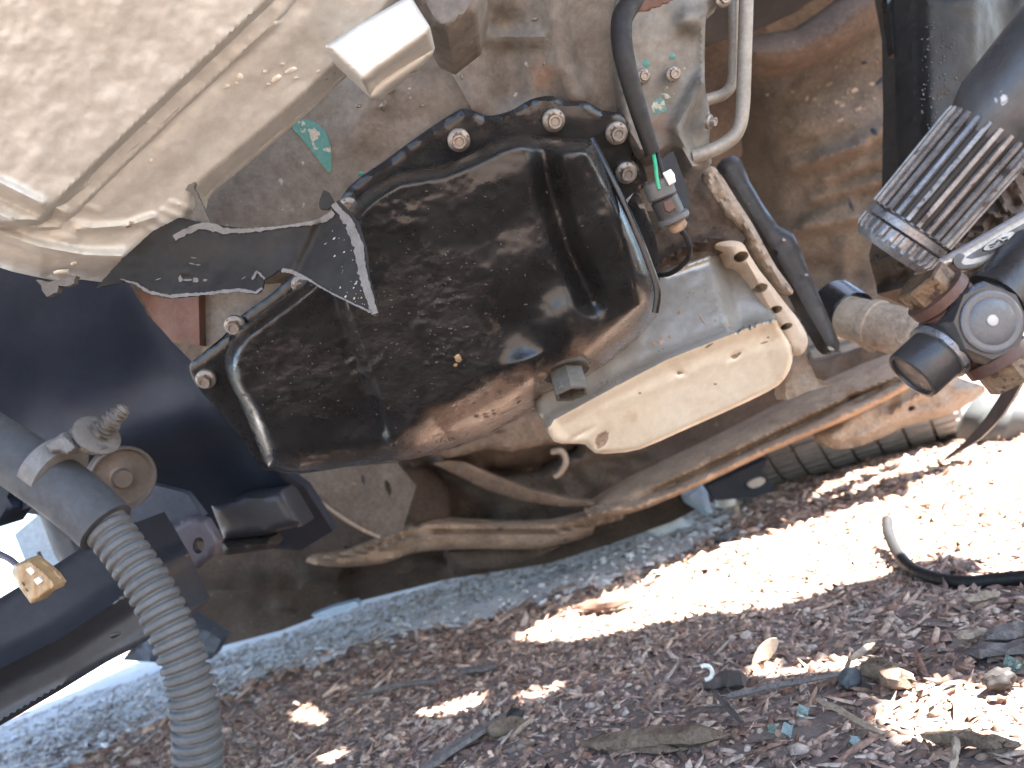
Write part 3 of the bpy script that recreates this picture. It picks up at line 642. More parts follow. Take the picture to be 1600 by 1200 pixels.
blobs("stamped_mark", [(683, 690, 3, 1.6, .9), (690, 688, 2, 5, .3), (697, 690, 4, 1.6, .5), (702, 686, 2, 4, -.2), (709, 686, 4, 1.5, .6), (688, 697, 3, 1.4, -.8), (656, 706, 4, 2, .2), (811, 628, 4, 2, -.5)], panf, M['spannerdark'], pan, .0004)

def make_bolt():
    """flanged hex bolt along +Z, flange radius 7 mm"""
    v = []; f = []
    def ring(n, r, z, hx=False):
        b = len(v)
        for j in range(n):
            a = j / n * 2 * math.pi; rr = r * (math.cos(math.pi / 6) / math.cos((a % (math.pi / 3)) - math.pi / 6) if hx else 1)
            v.append((rr * math.cos(a), rr * math.sin(a), z))
        return b
    n = 24; rs = [ring(n, .0075, -.002), ring(n, .0075, .0012), ring(n, .0068, .002), ring(n, .0054, .0026), ring(n, .0050, .0027, True), ring(n, .0050, .0068, True), ring(n, .0043, .0076), ring(n, .0030, .0076), ring(n, .0024, .0066)]
    for a, b in zip(rs, rs[1:]):
        for j in range(n): f.append((a + j, a + (j + 1) % n, b + (j + 1) % n, b + j))
    f.append(tuple(range(n))[::-1]); f.append(tuple(rs[-1] + j for j in range(n)))
    me = bpy.data.meshes.new("bolt"); me.from_pydata(v, [], f); me.materials.append(M['zinc'])
    me.polygons.foreach_set("use_smooth", [True] * len(f)); me.set_sharp_from_angle(angle=math.radians(35)); return me
BOLT = make_bolt()
def bolt(parent, x, y, d, axis, s=1.0, rot=0, material=None, name="bolt"):
    me = BOLT
    if material:
        key = "bolt_" + material.name
        me = bpy.data.meshes.get(key)
        if me is None: me = BOLT.copy(); me.name = key; me.materials[0] = material
    o = bpy.data.objects.new(name, me)
    z = Vector(axis).normalized(); q = z.to_track_quat('Z', 'Y'); mt = q.to_matrix().to_4x4() @ Matrix.Rotation(rot, 4, 'Z') @ Matrix.Scale(s, 4)
    p = Vector(P(x, y, d)) - Vector(parent.location)
    o.matrix_local = Matrix.Translation(p) @ mt; C.objects.link(o); o.parent = parent; o.matrix_parent_inverse = Matrix.Identity(4); o.matrix_local = Matrix.Translation(p) @ mt
    return o
AX = cdir(.10, -.42, .86)
for i, (x, y) in enumerate([(717, 222), (865, 191), (963, 211), (978, 273), (545, 328), (367, 511), (322, 595), (472, 448)]):
    bolt(pan, x, y - 3, float(fl(x, y)) - .0035, AX, .98, i * .37)
# drain plug
dax = cdir(.20, -.88, .40); dc = P(884, 580, float(panf(np.array([884.]), np.array([580.]), np.array([60.]))[0]) - .004)
lathe("drain_plug", [(-.012, .0135), (-.003, .0140), (-.0028, .0178), (.0004, .0178), (.0012, .0170), (.0014, .0095)], dc, dax, M['plug'], pan, 36)
lathe("hex_head", [(0, .0132), (.0165, .0132), (.0178, .0124), (.0178, .0102), (.0090, .0094)], dc + dax * .001, dax, M['plug'], pan, 36, lambda th, t: hexmod(th, t))

# ------------------------------------------------------------------ lower aluminium sump
sump = thing("sump_cover", "aluminium lower sump, underside toned cream for bounce light, behind the black oil pan", "sump", P(1050, 600, .62))
SF = [(840, 690), (868, 655), (960, 605), (1040, 563), (1110, 535), (1185, 506), (1260, 490)]
def spf(x, y, D):
    s = side(x, y, SF)
    top = plane((1030, 420, .655), (880, 620, .602), (1200, 480, .628))(x, y)
    d = np.where(s > 0, top + .080 * (s / 105) - 0, top)
    d -= .006 * np.exp(-(s / 10) ** 2)
    d += .020 * smooth((x - (1105 + (y - 400) * .25)) / 30) * (s < 0) + ridge(x, y, [(1040, 425), (1110, 400), (1160, 395)], 6, .005)
    d += .012 * (1 - np.sqrt(np.clip(1 - (1 - np.clip(D / 9, 0, 1)) ** 2, 0, 1))) * .5
    d += bump(x, y, 940, 686, 7, 14, -.006, .5) + bump(x, y, 905, 680, 24, 3, -.003, -.5) + ridge(x, y, [(940, 640), (1120, 565), (1215, 545)], 9, .0012) + bump(x, y, 1147, 557, 12, 4, -.004, -.5) + bump(x, y, 1062, 583, 7, 4, -.004)
    return d + (fbm(x / 45, y / 45, 41) - .5) * .003
SO = [(838, 628), (880, 560), (960, 480), (1020, 432), (1045, 418), (1100, 396), (1135, 384), (1160, 392), (1185, 430), (1205, 470), (1216, 508), (1236, 540), (1238, 565), (1226, 592), (1200, 612), (1130, 645), (1060, 676), (1000, 702), (960, 708), (930, 708), (918, 695), (890, 693), (866, 690), (852, 660)]
o = relief("sump_body", SO, spf, M['sumpshade'], sump, step=4, thick=.07, curve=2, ang=50, feats=[SF[1:6]])
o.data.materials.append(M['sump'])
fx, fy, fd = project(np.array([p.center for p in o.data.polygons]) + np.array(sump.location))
o.data.polygons.foreach_set("material_index", np.where(side(fx, fy, SF) > 0, 1, 0).astype(np.int32))  # cream below the fold: bounce light painted into the colour, shaded grey above
blobs("mud_spot", [(1063, 488, 5, 4, 0), (1033, 533, 4, 6, .6), (1022, 537, 3, 3, 0), (1048, 526, 4, 3, 0), (1098, 500, 2, 9, -.5), (1118, 500, 2, 2, 0), (1141, 508, 4, 2, 0), (1062, 583, 6, 3, -.2), (1150, 556, 10, 4, -.5), (1108, 540, 8, 2, -.6), (1118, 600, 3, 2, 0), (1000, 614, 3, 2, 0), (1195, 535, 8, 2, -.3), (1200, 527, 3, 2, .2), (940, 688, 9, 16, .5)], spf, M['mud'], sump, .0006)
# flange with bolt holes on the right
def sff(x, y, D): return plane((1130, 385, .640), (1240, 480, .640), (1245, 560, .650))(x, y) + .006 * (1 - smooth(D / 9))
def hole(x, y, rx, ry, an=-.35): th = np.arange(10) / 10 * 2 * math.pi; c, s = math.cos(an), math.sin(an); return [(x + rx * math.cos(t) * c - ry * math.sin(t) * s, y + rx * math.cos(t) * s + ry * math.sin(t) * c) for t in th]
relief("flange", [(1118, 382), (1140, 376), (1160, 380), (1170, 396), (1185, 420), (1205, 445), (1218, 462), (1232, 480), (1248, 500), (1262, 528), (1258, 548), (1244, 556), (1230, 540), (1216, 512), (1200, 492), (1184, 462), (1170, 430), (1158, 416), (1143, 412), (1138, 396)],
       sff, M['dustalloy'], sump, step=5, thick=.03, curve=3, holes=[hole(1158, 401, 12, 8), hole(1189, 450, 11, 7), hole(1212, 484, 11, 6), hole(1229, 510, 10, 5)])
for x, y in ((1158, 400), (1190, 450), (1213, 484), (1229, 509)): bolt(sump, x + 5, y - 2, .672, cdir(.1, -.6, .7), .8, .3, M['rod'])
relief("timing_cover_edge", [(1100, 268), (1118, 262), (1150, 310), (1176, 350), (1195, 385), (1215, 420), (1240, 455), (1225, 458), (1200, 425), (1182, 398), (1160, 360), (1140, 345), (1118, 318), (1105, 300)], lambda x, y, D: .650 + .006 * (1 - smooth(D / 9)) + (fbm(x / 12, y / 12, 3) - .5) * .012, M['mudlight'], sump, step=5, thick=.04, curve=3)
relief("support_arm", [(1225, 560), (1255, 545), (1275, 590), (1300, 600), (1260, 612), (1230, 625), (1228, 600)], lambda x, y, D: .72 + (fbm(x / 20, y / 20, 5) - .5) * .02, M['mudlight'], sump, step=8, thick=.03, curve=2)
# crankcase lower casting seen between pan and sump
relief("crankcase", [(985, 285), (1040, 240), (1110, 260), (1125, 320), (1165, 372), (1140, 392), (1090, 405), (1040, 425), (1015, 440), (985, 350)], lambda x, y, D: .655 + (fbm(x / 30, y / 30, 8) - .5) * .02 + ridge(x, y, [(1020, 415), (1065, 388), (1130, 368)], 7, .02), M['under'], sump, step=8, thick=.05, curve=2)

# ------------------------------------------------------------------ engine mount bracket, pipes
br = thing("mount_bracket", "grey metal engine bracket with teal paint marks beside the twin pipes", "bracket", P(1045, 120, .5))
def brf(x, y, D):
    d = plane((1000, 0, .486), (1100, 0, .492), (1050, 250, .512))(x, y) + .005 * (1 - smooth(D / 8))
    d += bump(x, y, 1075, 30, 20, 22, .010) + .016 * smooth((side(x, y, [(1080, 300), (1052, 195), (1095, 110), (1102, 0)][::-1]) + 2) / 10) * 0
    d += ridge(x, y, [(1095, 130), (1060, 200), (1080, 262)], 13, .010) + ridge(x, y, [(1101, 20), (1101, 130)], 8, .006)
    return d + (fbm(x / 30, y / 30, 8) - .5) * .003
relief("plate", [(976, -40), (1112, -40), (1128, -4), (1108, 12), (1102, 40), (1101, 120), (1104, 150), (1110, 180), (1108, 220), (1112, 255), (1095, 266), (1070, 262), (1060, 240), (1040, 238), (1010, 246), (985, 225), (968, 160), (960, 60)],
       brf, M['bracket'], br, step=6, thick=.02, curve=2)
relief("red_primer_patch", [(987, -20), (1068, -20), (1058, 6), (1020, 22), (986, 30)], lambda x, y, D: brf(x, y, D) - .0008, M['rust'], br, step=7, thick=.0006)
bolt(br, 1005, 119, .494, cdir(.1, -.3, .9), .62, .2); bolt(br, 1052, 116, .494, cdir(.1, -.3, .9), .66, .5); bolt(br, 1108, 190, .502, cdir(.8, -.2, .6), .62, .1); bolt(br, 1130, -2, .49, cdir(.1, -.3, .9), .7)
blobs("paint_mark", [(1030, 168, 12, 16, .5), (1010, 100, 7, 8, 0), (1051, 88, 5, 7, .2), (1040, 150, 8, 5, .3)], brf, M['teal'], br, .0004)
for lab, pts in (("inner dull metal pipe bending behind the grey bracket, the shorter of two", [(1148, -60, .53), (1147, 0, .53), (1146, 90, .53), (1144, 128, .53), (1132, 146, .528), (1112, 154, .525), (1085, 162, .52)]),
                 ("outer dull metal pipe bending beneath the grey bracket, the longer of two", [(1168, -60, .515), (1166, 0, .515), (1163, 100, .515), (1160, 170, .515), (1152, 205, .515), (1130, 226, .513), (1100, 240, .51), (1080, 246, .51)])):
    o = tube("steel_pipe", [P(*p) for p in pts], .0048 if 'outer' in lab else .0040, M['pipe'], None, 14); tag(o, lab, "pipe", "bent metal pipes by the bracket")

# ------------------------------------------------------------------ wiring loom and connector
lm = thing("wiring_loom", "black sleeved wiring loom running down to the sensor plug", "cable", P(985, 100, .45))
tube("sleeve", [P(*p) for p in ((1010, -50, .46), (988, 0, .455), (972, 30, .45), (972, 70, .447), (980, 110, .448), (994, 160, .452), (1008, 205, .456), (1020, 240, .460))], [.0066, .0064, .006, .0052, .0044], M['sleeve'], lm, 16)
tube("green_wire", [P(*p) for p in ((1020, 236, .459), (1024, 256, .456), (1026, 275, .454), (1030, 296, .454))], .0012, M['green'], lm, 8)
tube("grey_wire", [P(*p) for p in ((1026, 236, .46), (1031, 254, .457), (1036, 272, .456), (1040, 290, .456))], .0012, M['sleeve'], lm, 8)
cn = thing("sensor_plug", "grey and black sensor plug with a white locking clip", "plug", P(1045, 300, .46))
def cyl(name, a, b, r, mt, parent, seg=20, bev=.0012, mod=None):
    a = np.asarray(a); b = np.asarray(b); L_ = np.linalg.norm(b - a); bev = min(bev, r * .5)
    return lathe(name, [(0, r - bev), (bev, r), (L_ - bev, r), (L_, r - bev)], a, b - a, mt, parent, seg, mod)
cyl("housing", P(1026, 282, .462), P(1036, 310, .464), .0088, M['greyplastic'], cn)
cyl("socket", P(1036, 308, .465), P(1053, 345, .469), .0085, M['black2'], cn)
cyl("collar", P(1050, 335, .468), P(1055, 347, .469), .0098, M['greyplastic'], cn)
cyl("neck", P(1055, 346, .470), P(1063, 358, .472), .0056, M['mud'], cn)
relief("latch_plate", [(1030, 250), (1052, 236), (1076, 300), (1078, 345), (1066, 350), (1050, 300)], lambda x, y, D: .474 + 0 * x, M['panel'], cn, step=8, thick=.006)
relief("locking_clip", [(1036, 270), (1048, 264), (1054, 272), (1056, 284), (1046, 289), (1042, 282)], lambda x, y, D: .452 + .001 * (1 - smooth(D / 4)), M['whiteplastic'], cn, step=3, thick=.005)
relief("pin_window", [(1037, 316), (1049, 311), (1056, 324), (1046, 331), (1040, 328)], lambda x, y, D: .4555 + 0 * x, M['rust'], cn, step=4, thick=.003)
wr = tube("sensor_wire", [P(*p) for p in ((1062, 356, .472), (1072, 370, .475), (1078, 388, .48), (1076, 402, .49), (1062, 418, .50), (1045, 428, .51), (1030, 430, .52))], .0017, M['sleeve'], None, 10)
tag(wr, "thin dark wire looping from the sensor plug towards the sump", "wire")
sp = relief("spring_clip", [(973, 317), (990, 301), (976, 324)], lambda x, y, D: .50 + 0 * x, M['zinc'], None, step=5, thick=.002)
tag(sp, "small bright metal sliver beside the oil pan corner", "clip")

rd = thing("steel_rod", "dark straight steel rod behind the sump flange", "rod", P(1220, 400, .62))
relief("bar", [(1122, 262), (1140, 244), (1158, 250), (1172, 285), (1215, 352), (1240, 366), (1266, 430), (1312, 536), (1300, 550), (1286, 545), (1245, 470), (1205, 395), (1150, 310)], lambda x, y, D: .70 - .008 * np.sqrt(np.clip(1 - (1 - np.clip(D / 14, 0, 1)) ** 2, 0, 1)) - .00004 * (y - 250), M['rod'], rd, step=7, thick=.014, curve=2)
blobs("weld_spot", [(1298, 545, 6, 4, .5), (1260, 430, 4, 3, 0), (1225, 375, 3, 3, 0)], lambda x, y, D: .695 - .00004 * (y - 250) - .008 + 0 * x, M['zinc'], rd, .001)

# ------------------------------------------------------------------ floor pan / heat shield at upper right
BACK = 1.64
hs = thing("heat_shield", "brown mud spattered heat shield and floor behind the splined shaft", "heat shield", P(1300, 250, 1.0))
def hsf(x, y, D): return 1.6 * hsf0(x, y, D)
def hsf0(x, y, D):
    d = plane((1150, 0, .98), (1420, 0, .93), (1300, 480, 1.06))(x, y)
    d += .10 * np.exp(-(dist(x, y, [(1130, 170), (1150, 260), (1160, 400)]) / 50) ** 2)
    d += bump(x, y, 1290, 200, 110, 55, .05, -.2) + ridge(x, y, [(1240, 260), (1330, 235), (1420, 180)], 14, .02)
    for (a, b, c, e) in ((1280, 250, 1345, 228), (1290, 280, 1400, 240), (1270, 310, 1400, 275), (1230, 365, 1420, 320), (1260, 345, 1330, 318)): d += ridge(x, y, [(a, b), (c, e)], 12, .022)
    d += ridge(x, y, [(1320, 380), (1320, 470)], 14, .012) + .03 * np.exp(-(((x - 1280) / 60) ** 2 + ((y - 430) / 30) ** 2))
    return d + (fbm(x / 34, y / 26, 12, 4) - .5) * .014
relief("shield", [(1090, -30), (1430, -30), (1430, 480), (1330, 500), (1200, 480), (1120, 300)], hsf, M['underlight'], hs, step=7, thick=.02)
relief("dark_pipe", [(1150, 60), (1240, 45), (1330, -20), (1390, -60), (1420, -30), (1390, 25), (1320, 75), (1270, 98), (1225, 112), (1170, 105)], lambda x, y, D: 1.58 * .90 - .08 * np.sqrt(np.clip(1 - (1 - np.clip(D / 45, 0, 1)) ** 2, 0, 1)) + (fbm(x / 8, y / 8, 3) - .5) * .006 * np.exp(-((x - 1310) / 50) ** 2), M['under'], hs, step=6, thick=.03, curve=2)
relief("dark_hollow", [(1050, -40), (1230, -40), (1210, 30), (1150, 120), (1160, 240), (1140, 280), (1100, 290)], lambda x, y, D: 1.62 * .97 + 0 * x, M['under'], hs, step=20, thick=.02)
cs = []
for i in range(60):
    x, y = 1310 + rng.normal() * 45, 155 + rng.normal() * 30; cs.append((x, y, 1 + 3.2 * rng.random() ** 3, 1 + 1.6 * rng.random() ** 2, rng.random() * 3))
cs += [(1335, 140, 6, 4, -.4), (1316, 164, 5, 3.5, -.3), (1295, 131, 6, 3, -.3), (1307, 160, 3, 3, 0), (1342, 170, 6, 3, -.4), (1312, 188, 6, 3, -.3), (1362, 131, 5, 3, 0), (1420, 20, 3, 3, 0), (1199, 148, 3, 3, 0)]
blobs("mud_spot", cs, hsf, M['mudlight'], hs, .002, 7)
blobs("dark_hole", [(1380, 123, 15, 5, -.6), (1350, 98, 5, 4, 0), (1365, 205, 4, 7, -.5), (1330, 322, 3, 10, -.3)], hsf, M['dark'], hs, .001)
# rail and black panel at the right
rl = thing("edge_rail", "upright brown edged rail beside the black panel", "rail", P(1410, 120, .8))
relief("rail", [(1384, -60), (1430, -60), (1424, 20), (1426, 130), (1432, 250), (1430, 300), (1402, 300), (1404, 150), (1402, 40)], lambda x, y, D: .715 - .010 * smooth(D / 12) + .01 * np.exp(-((x - 1413) / 4) ** 2), M['rod'], rl, step=7, thick=.03)
relief("dark_lip", [(1380, -60), (1400, -60), (1402, 30), (1404, 86), (1396, 84), (1388, 20)], lambda x, y, D: .69 + 0 * x, M['black'], rl, step=10, thick=.01)
bp = thing("splash_guard", "glossy black guard with stone chips behind the grey tube", "panel", P(1500, 100, .75))
def bpf(x, y, D): return -.10 + .76 - .02 * smooth(D / 30) + .05 * smooth((x - 1520) / 60) + (fbm(x / 50, y / 50, 13, 3) - .5) * .006
relief("sheet", [(1422, -30), (1625, -30), (1625, 260), (1560, 300), (1440, 320), (1428, 200)], bpf, M['panel'], bp, step=8, thick=.03)
cs = []
for i in range(120):
    x = 1440 + 55 * rng.random() ** 1.2; cs.append((x, 30 + 240 * rng.random(), .8 + 1.8 * rng.random() ** 2, .7 + 1.0 * rng.random(), rng.random() * 3))
blobs("stone_chip", cs, bpf, M['torn'], bp, .0008, 6)
bk = thing("dark_casting", "dark crusted casting below the splined shaft and behind the spanner", "casting", P(1500, 320, .62))
relief("casting", [(1395, 385), (1420, 300), (1520, 260), (1625, 230), (1625, 480), (1590, 500), (1480, 480), (1410, 450)], lambda x, y, D: .74 - .04 * smooth(D / 40) + (fbm(x / 16, y / 16, 23) - .5) * .05, M['under'], bk, step=7, thick=.05)

# ------------------------------------------------------------------ drive axle stub and subframe
ax = thing("axle_shaft", "brown cylindrical axle stub with a ring behind the universal joint", "axle", P(1370, 510, .7))
A0, A1 = P(1318, 494, .74), P(1470, 535, .66); ad = A1 - A0; Lx = np.linalg.norm(ad)
lathe("shaft", [(0, .016), (.004, .0205), (Lx * .30, .0215), (Lx * .31, .0235), (Lx * .37, .0235), (Lx * .38, .022), (Lx, .022)], A0, ad, M['mudlight'], ax, 36)
cyl("boot", P(1296, 470, .80), P(1335, 498, .765), .026, M['black'], ax, 32, .006)
tube("tab", [P(1352, 538, .715), P(1362, 545, .71), P(1372, 535, .705)], .0035, M['mudlight'], ax, 8)

sf_ = thing("subframe", "long brown mud covered subframe beam crossing behind the sump", "subframe", P(1150, 700, .9))
sfp = plane((930, 790, 1.0), (1440, 570, .86), (1250, 560, .95))
LIPL = [(900, 812), (990, 800), (1100, 752), (1210, 705), (1300, 664), (1345, 644)]
def sbf(x, y, D): return BACK * sbf0(x, y, D)
def sbf0(x, y, D):
    top = side(x, y, [(900, 786), (950, 768), (1000, 744), (1100, 698), (1200, 650), (1330, 588), (1450, 545)])
    d = sfp(x, y) - .0016 * np.clip(top, 0, 26) + .0012 * np.clip(top - 26, 0, 8) * 2 + .010 * (1 - smooth(D / 5))
    lip = side(x, y, [(900, 806), (980, 790), (1060, 760), (1210, 690), (1340, 630)])
    d -= .022 * smooth((lip + 3) / 5) * (1 - smooth((lip - 10) / 8)); d += .010 * np.exp(-((lip + 9) / 4) ** 2)
    d += ridge(x, y, [(1120, 715), (1170, 685)], 5, .006) + ridge(x, y, [(1090, 722), (1125, 702)], 4, .006) + .02 * np.exp(-(((x - 1330) / 18) ** 2 + ((y - 620) / 8) ** 2))
    return d + (fbm(x / 24, y / 16, 19, 5) - .5) * .010
relief("beam", [(915, 800), (950, 772), (1000, 745), (1100, 698), (1200, 648), (1270, 612), (1330, 584), (1400, 556), (1440, 545), (1470, 562), (1420, 606), (1345, 646), (1300, 666), (1200, 708), (1100, 756), (1040, 782), (985, 802), (930, 808)], sbf, M['mud'], sf_, step=5, feats=[[(925, 800), (980, 790), (1060, 760), (1210, 690), (1330, 635)], [(960, 775), (1000, 757), (1100, 711), (1200, 663), (1330, 601)]], thick=.06, curve=2)
def epf(x, y, D): return BACK * epf0(x, y, D)
def epf0(x, y, D): return .90 - .02 * smooth(D / 16) + (fbm(x / 22, y / 18, 29, 4) - .5) * .02 + ridge(x, y, [(1400, 640), (1490, 585)], 6, .012) + ridge(x, y, [(1390, 690), (1420, 670), (1480, 650)], 6, -.012)
relief("end_plate", [(1290, 668), (1330, 640), (1380, 612), (1420, 585), (1455, 560), (1500, 590), (1530, 600), (1540, 610), (1500, 640), (1470, 652), (1420, 664), (1385, 680), (1350, 695), (1310, 702), (1285, 690)], epf, M['endplate'], sf_, step=6, thick=.04, curve=2, holes=[hole(1425, 638, 6, 4)])
relief("side_bracket", [(1220, 560), (1300, 560), (1420, 520), (1450, 545), (1330, 588), (1260, 612), (1235, 600)], lambda x, y, D: BACK * 1.02 + (fbm(x / 25, y / 25, 2) - .5) * .04, M['under'], sf_, step=9, thick=.04)
# inner pressing between pan and beam
ip = thing("inner_pressing", "brown curved inner pressing seen between the oil pan and the beam", "pressing", P(800, 760, 1.1))
ipp = plane((620, 700, 1.0), (1000, 700, 1.02), (800, 850, 1.15))
def ipf(x, y, D): return BACK * ipf0(x, y, D)
def ipf0(x, y, D):
    d = ipp(x, y) + (fbm(x / 12, y / 9, 34) - .5) * .012 + ridge(x, y, [(690, 722), (760, 750), (840, 780), (900, 790)], 10, .035) + .06 * np.exp(-(dist(x, y, [(690, 760), (760, 800)]) / 30) ** 2)
    d += ridge(x, y, [(700, 690), (780, 670), (870, 690)], 16, .03) + .05 * np.exp(-(dist(x, y, [(760, 740), (840, 730), (900, 700)]) / 9) ** 2)
    return d + (fbm(x / 30, y / 22, 33) - .5) * .03
relief("pressing", [(560, 690), (700, 690), (800, 640), (880, 620), (1000, 690), (1040, 740), (980, 790), (900, 825), (760, 830), (620, 835), (560, 760)], ipf, M['underlight'], ip, step=7, thick=.03)
tube("clip_hook", [P(p[0], p[1], p[2] * BACK) for p in ((862, 706, .99), (878, 706, .985), (884, 722, .985), (876, 738, .985), (866, 746, .985))], [.0072, .0066, .005], M['mudlight'], ip, 10)
relief("slotted_web", [(440, 735), (520, 722), (620, 724), (650, 760), (628, 830), (595, 838), (548, 815), (490, 772)], lambda x, y, D: BACK * .93 + .0003 * (x - 440) - .0002 * (y - 730) + (fbm(x / 30, y / 30, 3) - .5) * .01, M['underlight'], ip, step=7, thick=.012, holes=[hole(606, 762, 5, 12, -.25), hole(568, 750, 3, 8, -.25)])
tube("web_edge", [P(p[0], p[1], p[2] * BACK) for p in ((440, 738, .925), (485, 772, .93), (525, 802, .935), (560, 824, .94), (594, 840, .945))], .0035, M['mudlight'], ip, 8)
relief("gusset_plate", [(610, 735), (668, 728), (700, 760), (704, 812), (650, 822), (628, 800)], lambda x, y, D: BACK * 1.0 + .0010 * (x - 610) - .012 * smooth(D / 6), M['under'], ip, step=7, thick=.03)
relief("arc_flange", [(676, 724), (700, 719), (726, 722), (770, 742), (830, 766), (890, 780), (930, 784), (930, 792), (880, 792), (820, 784), (760, 766), (716, 744)], lambda x, y, D: BACK * .985 - .004 * smooth(D / 4) + .0012 * side(x, y, [(676, 722), (770, 748), (830, 774), (930, 788)]) + (fbm(x / 14, y / 10, 6, 5) - .5) * .014, M['mudarm'], ip, step=5, thick=.03)
relief("upper_flange", [(655, 700), (740, 668), (830, 640), (866, 650), (880, 690), (850, 694), (800, 706), (760, 702), (700, 716)], lambda x, y, D: BACK * .96 - .012 * smooth(D / 8) + (fbm(x / 18, y / 12, 8) - .5) * .015, M['mudarm'], ip, step=6, thick=.02, curve=2)
# control arm
ca = thing("control_arm", "brown bowed control arm hanging low above the gravel", "control arm", P(720, 840, 1.0))
def caf(x, y, D): return BACK * caf0(x, y, D)
def caf0(x, y, D):
    cl = side(x, y, [(480, 880), (560, 866), (640, 838), (700, 832), (860, 834), (975, 806)])
    d = 1.02 + .010 * (1 - smooth(D / 5)) - .012 * smooth((cl + 3) / 5) + .010 * np.exp(-((cl + 2) / 3) ** 2) + .0008 * np.clip(cl, 0, 20)
    return d + (fbm(x / 22, y / 12, 43, 5) - .5) * .012 + .012 * np.exp(-(((x - 600) / 30) ** 2 + ((y - 862) / 7) ** 2))
relief("arm", [(480, 872), (540, 862), (600, 838), (650, 818), (700, 813), (780, 818), (860, 816), (910, 804), (960, 794), (974, 800), (972, 812), (930, 822), (925, 835), (880, 850), (830, 858), (760, 858), (680, 860), (640, 866), (600, 880), (540, 886), (490, 882)], caf, M['mud'], ca, step=6, thick=.04, curve=2)
relief("lower_lug", [(700, 862), (800, 858), (880, 852), (830, 874), (770, 888), (720, 888)], lambda x, y, D: BACK * 1.06 - .01 * smooth(D / 10), M['under'], ca, step=8, thick=.03)
blobs("bright_spot", [(782, 826, 6, 3, -.3), (883, 843, 4, 3, 0)], lambda x, y, D: caf(x, y, D), M['torn'], ca, .001)

# ------------------------------------------------------------------ left: wheel well liner, brackets, beam, opening
wl = thing("wheel_well_liner", "dark blue black wheel well liner filling the gap below the gearbox", "liner", P(250, 600, .9))
def wlf(x, y, D): return plane((0, 430, .66), (0, 700, .80), (420, 800, .92))(x, y) + ridge(x, y, [(100, 720), (330, 640), (420, 560)], 60, .04) + ridge(x, y, [(230, 430), (290, 560), (400, 700), (470, 800)], 20, .015) + (fbm(x / 120, y / 120, 61, 2) - .5) * .012
relief("liner", [(-120, 380), (340, 380), (340, 560), (420, 720), (475, 760), (520, 830), (470, 860), (330, 850), (250, 830), (235, 800), (160, 770), (60, 700), (-30, 740), (-120, 740)], wlf, M['dark'], wl, step=10, thick=.03)
relief("box_bracket", [(330, 790), (380, 772), (440, 765), (473, 822), (440, 828), (420, 836), (350, 842)], lambda x, y, D: .84 + 0 * x - .008 * smooth(D / 8), M['beam'], wl, step=8, thick=.05)
relief("round_bar", [(345, 848), (424, 840), (430, 850), (424, 858), (350, 868)], lambda x, y, D: .84 - .012 * smooth(D / 9), M['rod'], wl, step=6, thick=.03)
dk = thing("brake_disc", "dull brown round disc half hidden behind the black hose", "disc", P(190, 745, .62))
da = cdir(.25, .12, .95); dC = P(192, 748, .62)
u_ = np.cross(da, Up); 
lathe("disc", [(-.02, .015), (-.012, .025), (0, .0268), (.002, .0255), (.002, .0245), (-.003, .0225), (-.004, .010), (-.003, .008), (.002, .007), (.002, .001)], dC, cdir(.68, -.10, .66), M['disc'], dk, 40)
bpnl = thing("hinge_bracket", "mauve grey bracket with a round hole beside the corrugated hose", "bracket", P(290, 850, .72))
relief("plate", [(228, 838), (300, 806), (322, 812), (342, 846), (335, 868), (310, 888), (285, 898), (270, 880), (240, 868)], lambda x, y, D: .74 - .004 * smooth(D / 6), M['mauve'], bpnl, step=6, thick=.012, holes=[hole(310, 852, 9, 13, .1)])
relief("blue_face", [(150, 775), (230, 755), (290, 770), (318, 806), (250, 832), (226, 840), (190, 820)], lambda x, y, D: .76 + .0002 * (y - 780), M['bluepanel'], bpnl, step=8, thick=.012)
pbp = thing("sky_gap_sheet", "pale blue sheet added for the sky-lit shape in the bright gap at the left edge", "panel", P(90, 860, 1.1))  # sheets added to imitate the sky seen through the gap
relief("sheet", [(22, 835), (58, 805), (72, 800), (98, 860), (122, 905), (110, 925), (60, 940), (40, 880)], lambda x, y, D: 1.12 + 0 * x, M['bluegrey'], pbp, step=10, thick=.02)
relief("sheet", [(96, 790), (150, 815), (160, 880), (115, 908)], lambda x, y, D: 1.16 + 0 * x, M['bluegrey'], pbp, step=10, thick=.02)
post = relief("dark_post", [(28, 770), (60, 745), (105, 790), (118, 840), (140, 900), (112, 912), (84, 865), (62, 806), (40, 802)], lambda x, y, D: .95 - .01 * smooth(D / 10), M['bluepanel'], None, step=8, thick=.03)
tag(post, "slate blue slanted post in front of the pale sky sheet", "post")
fold = relief("body_fold", [(-120, 690), (10, 700), (30, 760), (20, 776), (50, 790), (20, 802), (8, 820), (-120, 860)], lambda x, y, D: .80 - .01 * smooth(D / 10), M['dark'], None, step=9, thick=.03)
tag(fold, "dark folded edge of bodywork at the left edge under the hose", "bodywork")
thorn = tube("hooked_wire", [P(*p) for p in ((60, 862, .9), (62, 868, .9), (66, 876, .9), (68, 888, .9))], .0022, M['beam'], None, 8); tag(thorn, "tiny dark hooked wire beside the tan connector", "wire")

